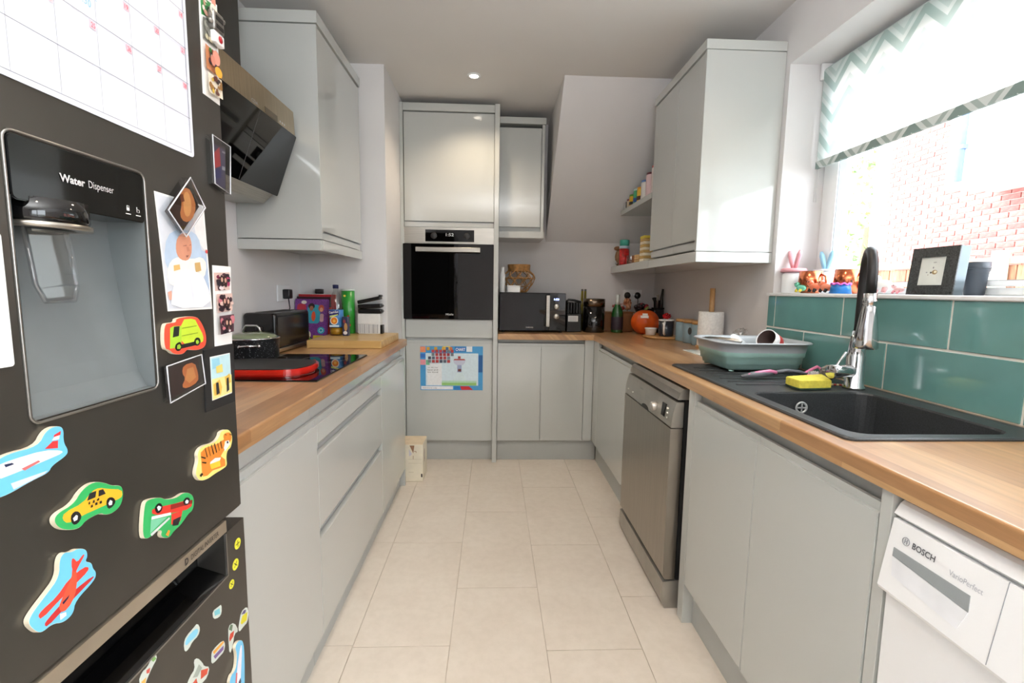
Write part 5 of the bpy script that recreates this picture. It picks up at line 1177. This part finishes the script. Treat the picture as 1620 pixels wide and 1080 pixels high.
# taxi
magnet('taxi_magnet','yellow taxi magnet with a green border on the fridge door', [(0.478,0.97),(0.482,0.977),(0.502,0.978),(0.513,0.989),(0.529,0.992),(0.544,0.984),(0.552,0.977),(0.567,0.971),(0.569,0.958),(0.563,0.946),(0.551,0.943),(0.54,0.946),(0.534,0.952),(0.515,0.953),(0.507,0.948),(0.496,0.951),(0.484,0.959)], (52,176,96),
  [((240,184,44),[(0.487,0.968),(0.49,0.974),(0.513,0.974),(0.525,0.982),(0.535,0.982),(0.547,0.975),(0.566,0.966),(0.567,0.957),(0.559,0.956),(0.504,0.961),(0.493,0.96)]),((36,34,38),[(0.518,0.974),(0.522,0.981),(0.531,0.98),(0.529,0.973)]),((36,34,38),[(0.533,0.972),(0.534,0.979),(0.54,0.978),(0.543,0.971)]),((26,24,24),[(0.496,0.966),(0.501,0.97),(0.507,0.967),(0.51,0.959),(0.504,0.954),(0.498,0.956)]),((232,232,234),[(0.499,0.963),(0.503,0.965),(0.505,0.963),(0.504,0.959),(0.5,0.959)]),((26,24,24),[(0.542,0.961),(0.546,0.965),(0.553,0.962),(0.556,0.955),(0.551,0.951),(0.544,0.951)]),((232,232,234),[(0.545,0.958),(0.548,0.961),(0.551,0.958),(0.55,0.954),(0.546,0.955)])]+
  [((40,36,34),[(0.519,0.971),(0.521,0.972),(0.521,0.969),(0.519,0.969)]),((40,36,34),[(0.525,0.971),(0.527,0.971),(0.527,0.968),(0.524,0.968)]),((40,36,34),[(0.53,0.97),(0.533,0.971),(0.533,0.968),(0.53,0.968)]),((40,36,34),[(0.522,0.967),(0.524,0.967),(0.524,0.964),(0.521,0.964)]),((40,36,34),[(0.527,0.967),(0.53,0.967),(0.53,0.964),(0.527,0.964)]),((40,36,34),[(0.533,0.966),(0.536,0.966),(0.536,0.963),(0.533,0.963)])])
# fire engine (upside down)
magnet('fire_engine_magnet','upside down red fire engine magnet with a green border on the fridge door', [(0.6,0.928),(0.606,0.934),(0.629,0.927),(0.638,0.919),(0.66,0.911),(0.677,0.912),(0.69,0.905),(0.699,0.894),(0.696,0.876),(0.682,0.875),(0.667,0.867),(0.651,0.866),(0.642,0.861),(0.63,0.867),(0.625,0.874),(0.629,0.879),(0.618,0.884),(0.601,0.881),(0.593,0.89)], (52,176,96),
  [((226,58,44),[(0.613,0.919),(0.647,0.907),(0.695,0.894),(0.691,0.88),(0.648,0.894),(0.612,0.909)]),((150,36,30),[(0.648,0.907),(0.695,0.892),(0.693,0.887),(0.647,0.9)]),((238,238,238),[(0.611,0.908),(0.647,0.896),(0.647,0.892),(0.61,0.904)]),((120,200,160),[(0.609,0.904),(0.64,0.893),(0.616,0.889),(0.606,0.887)]),((226,58,44),[(0.648,0.893),(0.671,0.887),(0.665,0.874),(0.646,0.878)]),((38,34,40),[(0.65,0.883),(0.667,0.88),(0.66,0.87),(0.648,0.875)]),((210,216,214),[(0.606,0.886),(0.643,0.891),(0.644,0.888),(0.608,0.882)]),((24,22,24),[(0.617,0.918),(0.624,0.921),(0.631,0.916),(0.631,0.908),(0.623,0.906),(0.618,0.911)]),((232,232,234),[(0.621,0.916),(0.624,0.917),(0.629,0.913),(0.627,0.91),(0.623,0.91)]),((24,22,24),[(0.673,0.901),(0.68,0.903),(0.688,0.898),(0.687,0.891),(0.679,0.89),(0.674,0.895)]),((232,232,234),[(0.677,0.898),(0.681,0.899),(0.685,0.895),(0.683,0.892),(0.678,0.894)]),((240,150,50),[(0.633,0.87),(0.639,0.874),(0.642,0.871),(0.638,0.865)])])
# tiger
magnet('tiger_magnet','orange tiger magnet with a pale yellow border at the right of the fridge door', [(0.706,0.926),(0.708,0.935),(0.715,0.946),(0.713,0.959),(0.726,0.966),(0.759,0.96),(0.773,0.966),(0.776,0.974),(0.8,0.971),(0.811,0.954),(0.804,0.936),(0.792,0.935),(0.788,0.923),(0.79,0.909),(0.775,0.908),(0.754,0.909),(0.734,0.908),(0.715,0.913)], (240,226,130),
  [((232,140,52),[(0.721,0.926),(0.721,0.944),(0.721,0.957),(0.734,0.96),(0.765,0.956),(0.785,0.957),(0.785,0.94),(0.772,0.932),(0.784,0.922),(0.784,0.911),(0.768,0.913),(0.748,0.917),(0.734,0.914),(0.723,0.917)]),((232,140,52),[(0.782,0.965),(0.79,0.967),(0.805,0.963),(0.807,0.95),(0.797,0.945),(0.785,0.952)]),((244,240,232),[(0.788,0.953),(0.798,0.951),(0.801,0.943),(0.785,0.936),(0.782,0.943)]),((244,200,60),[(0.741,0.931),(0.769,0.926),(0.77,0.916),(0.745,0.92)]),((240,236,228),[(0.743,0.933),(0.756,0.935),(0.772,0.93),(0.769,0.926),(0.742,0.93)])]+
  [((44,28,18),[(0.731,0.96),(0.732,0.961),(0.737,0.944),(0.735,0.944)]),((44,28,18),[(0.739,0.961),(0.74,0.961),(0.745,0.943),(0.744,0.943)]),((44,28,18),[(0.747,0.96),(0.749,0.96),(0.754,0.943),(0.752,0.942)]),((44,28,18),[(0.755,0.959),(0.757,0.96),(0.762,0.943),(0.76,0.942)]),((44,28,18),[(0.764,0.957),(0.765,0.958),(0.769,0.943),(0.768,0.943)]),((44,28,18),[(0.772,0.957),(0.774,0.958),(0.777,0.944),(0.775,0.944)]),((44,28,18),[(0.786,0.966),(0.791,0.963),(0.791,0.962),(0.786,0.965)]),((44,28,18),[(0.801,0.962),(0.806,0.958),(0.806,0.957),(0.8,0.961)]),((44,28,18),[(0.72,0.951),(0.731,0.945),(0.73,0.943),(0.72,0.949)]),((44,28,18),[(0.721,0.942),(0.732,0.937),(0.731,0.935),(0.721,0.94)]),((44,28,18),[(0.713,0.923),(0.719,0.925),(0.722,0.921),(0.716,0.919)]),((20,24,60),[(0.79,0.952),(0.794,0.951),(0.794,0.947),(0.79,0.948)])])
# biplane
magnet('biplane_magnet','red biplane magnet with a light blue border low on the fridge door', [(0.442,0.884),(0.447,0.891),(0.463,0.9),(0.478,0.909),(0.48,0.927),(0.486,0.932),(0.494,0.927),(0.502,0.927),(0.512,0.92),(0.513,0.911),(0.509,0.907),(0.517,0.901),(0.518,0.893),(0.522,0.886),(0.519,0.878),(0.493,0.871),(0.49,0.859),(0.478,0.857),(0.466,0.865),(0.454,0.864),(0.448,0.871)], (110,196,238),
  [((228,66,52),[(0.452,0.884),(0.456,0.887),(0.473,0.89),(0.488,0.9),(0.507,0.902),(0.513,0.898),(0.511,0.894),(0.496,0.89),(0.477,0.885),(0.455,0.878)]),((196,44,44),[(0.457,0.871),(0.462,0.874),(0.479,0.88),(0.494,0.884),(0.517,0.885),(0.518,0.882),(0.498,0.877),(0.48,0.872),(0.46,0.866)]),((240,86,58),[(0.473,0.877),(0.481,0.888),(0.491,0.899),(0.493,0.91),(0.498,0.905),(0.496,0.884),(0.489,0.872),(0.478,0.868)]),((228,66,52),[(0.492,0.909),(0.493,0.92),(0.496,0.919),(0.499,0.912),(0.507,0.917),(0.509,0.915),(0.5,0.907),(0.496,0.902)]),((44,40,70),[(0.478,0.88),(0.484,0.882),(0.487,0.883),(0.485,0.88),(0.479,0.877)]),((232,236,244),[(0.474,0.87),(0.481,0.867),(0.481,0.863),(0.474,0.863)])])
# toy rocket at the bottom
magnet('rocket_magnet','light blue and white magnet cut off by the bottom edge on the freezer door', [(0.756,0.494),(0.762,0.537),(0.782,0.532),(0.788,0.558),(0.782,0.576),(0.794,0.58),(0.81,0.567),(0.811,0.531),(0.803,0.448)], (120,200,240),
  [((236,232,244),[(0.774,0.49),(0.784,0.53),(0.799,0.566),(0.805,0.561),(0.797,0.518),(0.789,0.475)]),((226,110,110),[(0.775,0.501),(0.781,0.527),(0.785,0.524),(0.78,0.496)]),((50,60,90),[(0.787,0.504),(0.794,0.506),(0.795,0.497),(0.788,0.493)])])
# small flat stickers
def sticker(label, pts, items, base=(206,214,206), group='small vehicle stickers on the freezer door', sm=1, name='sticker'):
    o = smooth2(pts, sm); t = thing(name, label, 'sticker', (-.46,sum(a for a,_ in o)/len(o),min(b for _,b in o)), group)
    MB().prism(FF, o, .0002, .0006, ink(base)).build('sheet', t); patches(FF, .0006, items, 'picture', t, step=.00005)
yw = (226,224,60)
for (cy_, cz_, r_, rot_, l) in (([(0.818,0.751)][0][0],[(0.818,0.751)][0][1],.0098,0,'round yellow plus sign sticker, uppermost on the freezer door'),([(0.808,0.717)][0][0],[(0.808,0.717)][0][1],.0098,PI/4,'round yellow cross sticker, the middle of the three yellow ones'),([(0.793,0.689)][0][0],[(0.793,0.689)][0][1],.0078,PI/4,'smallest round yellow cross sticker, lowest of the three yellow ones')):
    def bar(a): 
        c, s = math.cos(a)*r_*.62, math.sin(a)*r_*.62; n1, n2 = -math.sin(a)*r_*.09, math.cos(a)*r_*.09
        return [(cy_-c-n1,cz_-s-n2),(cy_+c-n1,cz_+s-n2),(cy_+c+n1,cz_+s+n2),(cy_-c+n1,cz_-s+n2)]
    sticker(l, ell(cy_,cz_,r_,r_,k=24), [((70,74,20),bar(rot_)),((70,74,20),bar(rot_+PI/2))], yw, 'round yellow maths sign stickers', 0)
sticker('pale blue bus sticker on the freezer door', [(0.735,0.68),(0.753,0.676),(0.76,0.674),(0.759,0.659),(0.751,0.657),(0.736,0.665)], [((120,196,206),[(0.739,0.677),(0.754,0.672),(0.755,0.661),(0.74,0.668)])])
sticker('long light blue lorry sticker on the freezer door', [(0.663,0.681),(0.669,0.688),(0.687,0.688),(0.696,0.689),(0.702,0.675),(0.696,0.667),(0.682,0.669),(0.673,0.664),(0.664,0.666)], [((130,204,230),[(0.665,0.68),(0.672,0.685),(0.691,0.684),(0.698,0.676),(0.692,0.67),(0.677,0.673),(0.668,0.673)])])
sticker('yellow digger sticker near the right edge of the freezer door', [(0.809,0.601),(0.817,0.618),(0.837,0.615),(0.842,0.599),(0.836,0.583),(0.821,0.585),(0.808,0.585),(0.806,0.593)], [((224,214,50),[(0.813,0.599),(0.82,0.608),(0.838,0.603),(0.834,0.589),(0.817,0.593)]),((96,84,130),[(0.817,0.613),(0.826,0.615),(0.834,0.61),(0.829,0.606)])])
sticker('red crane truck sticker beside the yellow digger on the freezer door', [(0.774,0.597),(0.776,0.622),(0.794,0.615),(0.806,0.589),(0.792,0.594),(0.786,0.577),(0.775,0.567)], [((206,70,44),[(0.776,0.598),(0.78,0.604),(0.792,0.601),(0.789,0.592),(0.777,0.591)]),((104,130,104),[(0.776,0.615),(0.782,0.62),(0.789,0.614),(0.785,0.605)])])
sticker('orange and purple open truck sticker on the freezer door', [(0.725,0.609),(0.729,0.615),(0.758,0.61),(0.764,0.598),(0.759,0.587),(0.746,0.589),(0.734,0.59),(0.724,0.594)], [((240,170,60),[(0.729,0.612),(0.758,0.608),(0.761,0.603),(0.732,0.605)]),((120,90,150),[(0.73,0.603),(0.759,0.599),(0.758,0.592),(0.734,0.595)])])
sticker('grey and red fire truck sticker low on the freezer door', [(0.658,0.608),(0.671,0.619),(0.684,0.621),(0.682,0.637),(0.691,0.634),(0.702,0.616),(0.705,0.607),(0.719,0.594),(0.712,0.582),(0.696,0.584),(0.678,0.59)], [((206,76,50),[(0.697,0.607),(0.715,0.595),(0.711,0.588),(0.695,0.593)]),((160,170,160),[(0.677,0.612),(0.693,0.621),(0.7,0.609),(0.688,0.604)]),((206,76,50),[(0.674,0.604),(0.685,0.604),(0.687,0.594),(0.677,0.595)])])
sticker('small thin green and red truck sticker beside the freezer handle', [(0.575,0.699),(0.582,0.707),(0.591,0.705),(0.601,0.713),(0.608,0.71),(0.609,0.703),(0.599,0.698),(0.589,0.69),(0.582,0.682)], [((126,180,100),[(0.599,0.709),(0.604,0.711),(0.608,0.704),(0.602,0.704)]),((206,90,80),[(0.589,0.703),(0.596,0.701),(0.594,0.695),(0.589,0.698)]),((230,170,80),[(0.579,0.695),(0.588,0.694),(0.586,0.688),(0.581,0.686)])])

# ---------------------------------------------------------------- photos and frames on the fridge
def framed(name, label, out, items, th, picks=None, cat='photo frame', inner=None, base=(40,34,34)):
    t = thing(name, label, cat, (-.46,sum(a for a,_ in out)/len(out),min(b for _,b in out)))
    MB().prism(FF, out, .0006, th, clear_m, bev=.001).build('acrylic_block', t)
    MB().tube([at(FF,u,v,th) for u,v in out], .0011, plain('acrylic_edge_highlight',(206,208,214),.15,coat=.5), 6, True).build('edge', t)  # pale tube stands in for the highlight along the acrylic's edge
    inn = inner or inset(out,.004)
    MB().prism(FF, inn, th*.45, th*.45+.0006, ink(base)).build('photo', t)
    # the block is clear, so its picture sits inside it
    patches(FF, th*.45+.0006, items, 'picture', t, step=.00012); return t
framed('acrylic_photo_frame','upright clear acrylic photo magnet at the top right of the fridge door', [(0.789,1.454),(0.839,1.45),(0.832,1.37),(0.789,1.379)], [((66,60,84),[(0.8,1.444),(0.833,1.442),(0.827,1.377),(0.796,1.384)]),((170,48,50),[(0.802,1.431),(0.817,1.443),(0.818,1.413),(0.801,1.405)]),((40,40,92),[(0.801,1.403),(0.819,1.41),(0.818,1.395),(0.799,1.387)]),((150,150,160),[(0.821,1.414),(0.83,1.414),(0.83,1.408),(0.821,1.408)]),((150,150,160),[(0.824,1.439),(0.833,1.439),(0.832,1.436),(0.823,1.436)])], .012)
t = thing('baby_photo', 'tall photo of a sleeping baby in white on a pale blue cushion', 'photo', (-.46,.725,1.178))
MB().prism(FF, [(0.666,1.342),(0.774,1.341),(0.781,1.178),(0.677,1.179)], .0004, .0009, paper).build('sheet', t)
patches(FF, .0009, [((214,218,226),[(0.668,1.339),(0.77,1.339),(0.778,1.181),(0.679,1.182)]),((232,232,232),[(0.741,1.336),(0.77,1.336),(0.775,1.268),(0.751,1.285)]),((184,204,226),[(0.684,1.285),(0.709,1.297),(0.746,1.298),(0.761,1.281),(0.76,1.247),(0.731,1.231),(0.686,1.233),(0.675,1.251)]),((176,196,222),[(0.759,1.271),(0.773,1.269),(0.776,1.207),(0.764,1.227)]),
  ((244,238,230),[(0.679,1.234),(0.688,1.25),(0.705,1.257),(0.736,1.255),(0.761,1.261),(0.773,1.25),(0.764,1.227),(0.729,1.215),(0.684,1.213)]),((214,150,122),[(0.701,1.271),(0.705,1.284),(0.719,1.294),(0.733,1.291),(0.738,1.278),(0.735,1.261),(0.725,1.252),(0.71,1.253),(0.702,1.26)]),((150,96,80),[(0.722,1.26),(0.729,1.261),(0.727,1.258),(0.723,1.257)]),((172,112,92),[(0.717,1.274),(0.725,1.276),(0.725,1.274),(0.717,1.273)]),((172,112,92),[(0.731,1.276),(0.735,1.278),(0.735,1.276),(0.73,1.275)]),((198,132,106),[(0.724,1.273),(0.729,1.273),(0.731,1.267),(0.725,1.266)]),((214,176,110),[(0.693,1.244),(0.706,1.246),(0.707,1.239),(0.693,1.236)]),((206,170,110),[(0.741,1.25),(0.754,1.252),(0.756,1.239),(0.742,1.236)]),((226,170,150),[(0.677,1.206),(0.685,1.208),(0.685,1.195),(0.679,1.195)]),
  ((248,248,250),[(0.686,1.206),(0.697,1.231),(0.717,1.237),(0.749,1.237),(0.767,1.221),(0.778,1.182),(0.681,1.183)]),((226,228,236),[(0.724,1.226),(0.73,1.226),(0.735,1.188),(0.731,1.188)]),((206,80,80),[(0.77,1.273),(0.775,1.271),(0.773,1.266),(0.768,1.268)])], 'picture', t)
framed('acrylic_photo_frame','diamond-turned clear acrylic frame holding a sepia scan picture over the baby photo', [(0.724,1.373),(0.756,1.335),(0.706,1.286),(0.672,1.318)], [((46,26,18),[(0.724,1.368),(0.75,1.334),(0.707,1.291),(0.68,1.319)]),((196,120,66),[(0.71,1.353),(0.729,1.36),(0.739,1.349),(0.745,1.334),(0.733,1.313),(0.715,1.307),(0.705,1.316),(0.712,1.333)]),((226,160,96),[(0.717,1.35),(0.728,1.354),(0.734,1.339),(0.73,1.32),(0.719,1.315),(0.714,1.327)]),((120,60,34),[(0.708,1.345),(0.715,1.348),(0.718,1.338),(0.71,1.335)])], .014)
framed('acrylic_photo_frame','clear acrylic frame with an orange scan picture below the bin lorry magnet', [(0.654,1.104),(0.731,1.11),(0.737,1.063),(0.656,1.052)], [((52,30,30),[(0.666,1.098),(0.729,1.105),(0.733,1.066),(0.667,1.056)]),((206,116,60),[(0.695,1.099),(0.721,1.1),(0.728,1.081),(0.727,1.068),(0.7,1.063),(0.688,1.068),(0.698,1.079),(0.691,1.088)]),((226,150,86),[(0.703,1.092),(0.717,1.093),(0.722,1.076),(0.706,1.07),(0.697,1.077)])], .010)
t = thing('black_photo_card', 'black card with a small pale print at the right edge of the fridge', 'photo card', (-.46,.79,1.011))
MB().prism(FF, [(0.75,1.114),(0.835,1.114),(0.831,1.012),(0.747,1.014)], .0004, .0026, plain('black_card',(34,34,35),.5)).build('card', t)
MB().prism(FF, [(0.764,1.101),(0.821,1.1),(0.821,1.029),(0.764,1.029)], .0026, .003, paper).build('print', t)
patches(FF, .003, [((190,224,232),[(0.765,1.099),(0.82,1.099),(0.82,1.062),(0.764,1.064)]),((150,206,226),[(0.768,1.097),(0.789,1.096),(0.79,1.081),(0.768,1.08)]),((236,226,150),[(0.765,1.064),(0.822,1.062),(0.821,1.031),(0.765,1.03)]),((226,186,84),[(0.768,1.055),(0.786,1.06),(0.792,1.046),(0.787,1.034),(0.769,1.036)]),((226,186,84),[(0.801,1.061),(0.816,1.065),(0.819,1.049),(0.803,1.046)]),((44,44,50),[(0.775,1.056),(0.782,1.056),(0.784,1.037),(0.775,1.036)]),((44,44,50),[(0.806,1.058),(0.812,1.059),(0.812,1.037),(0.804,1.034)]),((232,214,120),[(0.777,1.083),(0.795,1.085),(0.796,1.071),(0.778,1.072)])], 'picture', t)
def strip(label, out, frames, top=0):
    t = thing('photo_strip', label, 'photo strip', (-.46,sum(a for a,_ in out)/4,min(b for _,b in out)))
    MB().prism(FF, out, .0005, .0012, paper).build('sheet', t); patches(FF, .0012, frames, 'picture', t); return t
def quadgrid(q, cols, nu=6, nv=6, seed=0):
    """mottled photograph: the quad q split into small coloured cells"""
    random.seed(seed)
    def P(a, b):
        x0 = (q[0][0]*(1-a)+q[1][0]*a, q[0][1]*(1-a)+q[1][1]*a); x1 = (q[3][0]*(1-a)+q[2][0]*a, q[3][1]*(1-a)+q[2][1]*a)
        return (x0[0]*(1-b)+x1[0]*b, x0[1]*(1-b)+x1[1]*b)
    w = math.hypot(q[1][0]-q[0][0], q[1][1]-q[0][1]); h = math.hypot(q[3][0]-q[0][0], q[3][1]-q[0][1]); out = [(random.choice(cols), q)]
    for i in range(nu*nv):
        a, b = random.uniform(.12,.88), random.uniform(.12,.88); c = P(a, b)
        ru, rv = min(a,1-a,random.uniform(.08,.2))*w, min(b,1-b,random.uniform(.08,.2))*h
        out.append((random.choice(cols), ell(c[0],c[1],ru*.9,rv*.9,0,12)))
    return out
fr3 = []
cA = [(120,40,70),(190,70,110),(60,40,50),(220,190,180),(90,60,70),(40,34,44),(200,120,130),(236,220,222)]
for k, q in enumerate(([(0.79,1.237),(0.836,1.239),(0.834,1.209),(0.791,1.207)],[(0.789,1.202),(0.835,1.203),(0.832,1.173),(0.789,1.171)],[(0.787,1.166),(0.83,1.167),(0.827,1.137),(0.788,1.135)])):
    fr3 += quadgrid(q, cA, 5, 5, k+3)
    c = (sum(p[0] for p in q)/4, sum(p[1] for p in q)/4)
    fr3 += [((50,34,34),ell(c[0]-.006,c[1]+.001,.005,.010)),((206,160,140),ell(c[0]-.006,c[1]+.003,.003,.004)),((58,40,38),ell(c[0]+.004,c[1],.005,.010)),((214,170,150),ell(c[0]+.004,c[1]+.002,.003,.004))]
strip('white photo booth strip of three pink party pictures on the right of the fridge door', [(0.788,1.249),(0.841,1.249),(0.833,1.115),(0.782,1.116)], fr3)
cB = [(60,120,60),(196,130,90),(226,160,70),(70,90,120),(220,200,180),(150,80,60),(90,80,76)]
f4 = []
for k, (q, cc2) in enumerate((([(0.795,1.663),(0.83,1.668),(0.831,1.645),(0.796,1.636)],[(60,150,80),(70,160,90),(206,160,140),(230,226,216),(50,130,70)]),([(0.795,1.632),(0.831,1.641),(0.83,1.601),(0.794,1.6)],[(160,160,150),(120,120,112),(190,180,150),(90,90,84)]),([(0.793,1.592),(0.829,1.59),(0.828,1.556),(0.793,1.556)],cB),([(0.792,1.55),(0.829,1.552),(0.83,1.522),(0.792,1.52)],[(214,180,70),(150,110,60),(230,220,200),(100,60,50),(60,50,48)]))):
    f4 += quadgrid(q, cc2, 4, 5, k+20)
c = [(0.813,1.579)][0]; f4 += [((222,150,130),ell(c[0],c[1],.010,.011)),((236,170,60),ell(c[0]+.004,c[1]-.020,.010,.008)),((216,140,120),ell(c[0]-.010,c[1]-.008,.006,.008))]
c = [(0.812,1.658)][0]; f4 += [((226,150,130),ell(c[0],c[1]+.006,.006,.010)),((236,232,216),ell(c[0],c[1]-.008,.010,.009))]
strip('long white photo strip of family pictures at the top right of the fridge door', [(0.792,1.665),(0.841,1.674),(0.834,1.514),(0.789,1.516)], f4)
# metal keyring magnet
t = thing('novelty_magnet', 'silver metal novelty magnet with a white and red base over the top photo strip', 'magnet', (-.455,.82,1.61))
kq = plain('pewter',(150,148,144),.28,.9,var=.1,vs=90)
c = Vector((-.452,.822,1.636))
MB().box(-.4585,-.446,.808,.836,1.622,1.652,kq,bev=.003).build('body', t)
MB().box(-.4575,-.448,.810,.838,1.604,1.622,white_gloss,bev=.002).build('base', t)
MB().lathe((-.4478,.826,1.613),[(0,0),(.0055,0),(.005,.001),(0,.0012)],plain('red_dot',(176,30,44),.4),16,(1,0,0)).build('dot', t)
for (y, z) in ((.842,1.648),(.803,1.634),(.806,1.650)): MB().tube([(-.452,.822,z-.004),(-.451,y,z)],.003,kq,8,rs=[.0025,.0042]).build('arm', t)
MB().box(-.4465,-.4452,.813,.832,1.626,1.632,black_pl).box(-.4465,-.4452,.813,.832,1.638,1.645,black_pl).build('window', t)
# plain white card left of the dispenser
t = thing('white_card', 'plain white card magnet beside the left edge of the water dispenser', 'card', (-.46,.44,1.137))
MB().prism(FF, rrect(.400,.4600,1.137,1.262,.003), .0004, .0016, paper).build('sheet', t)
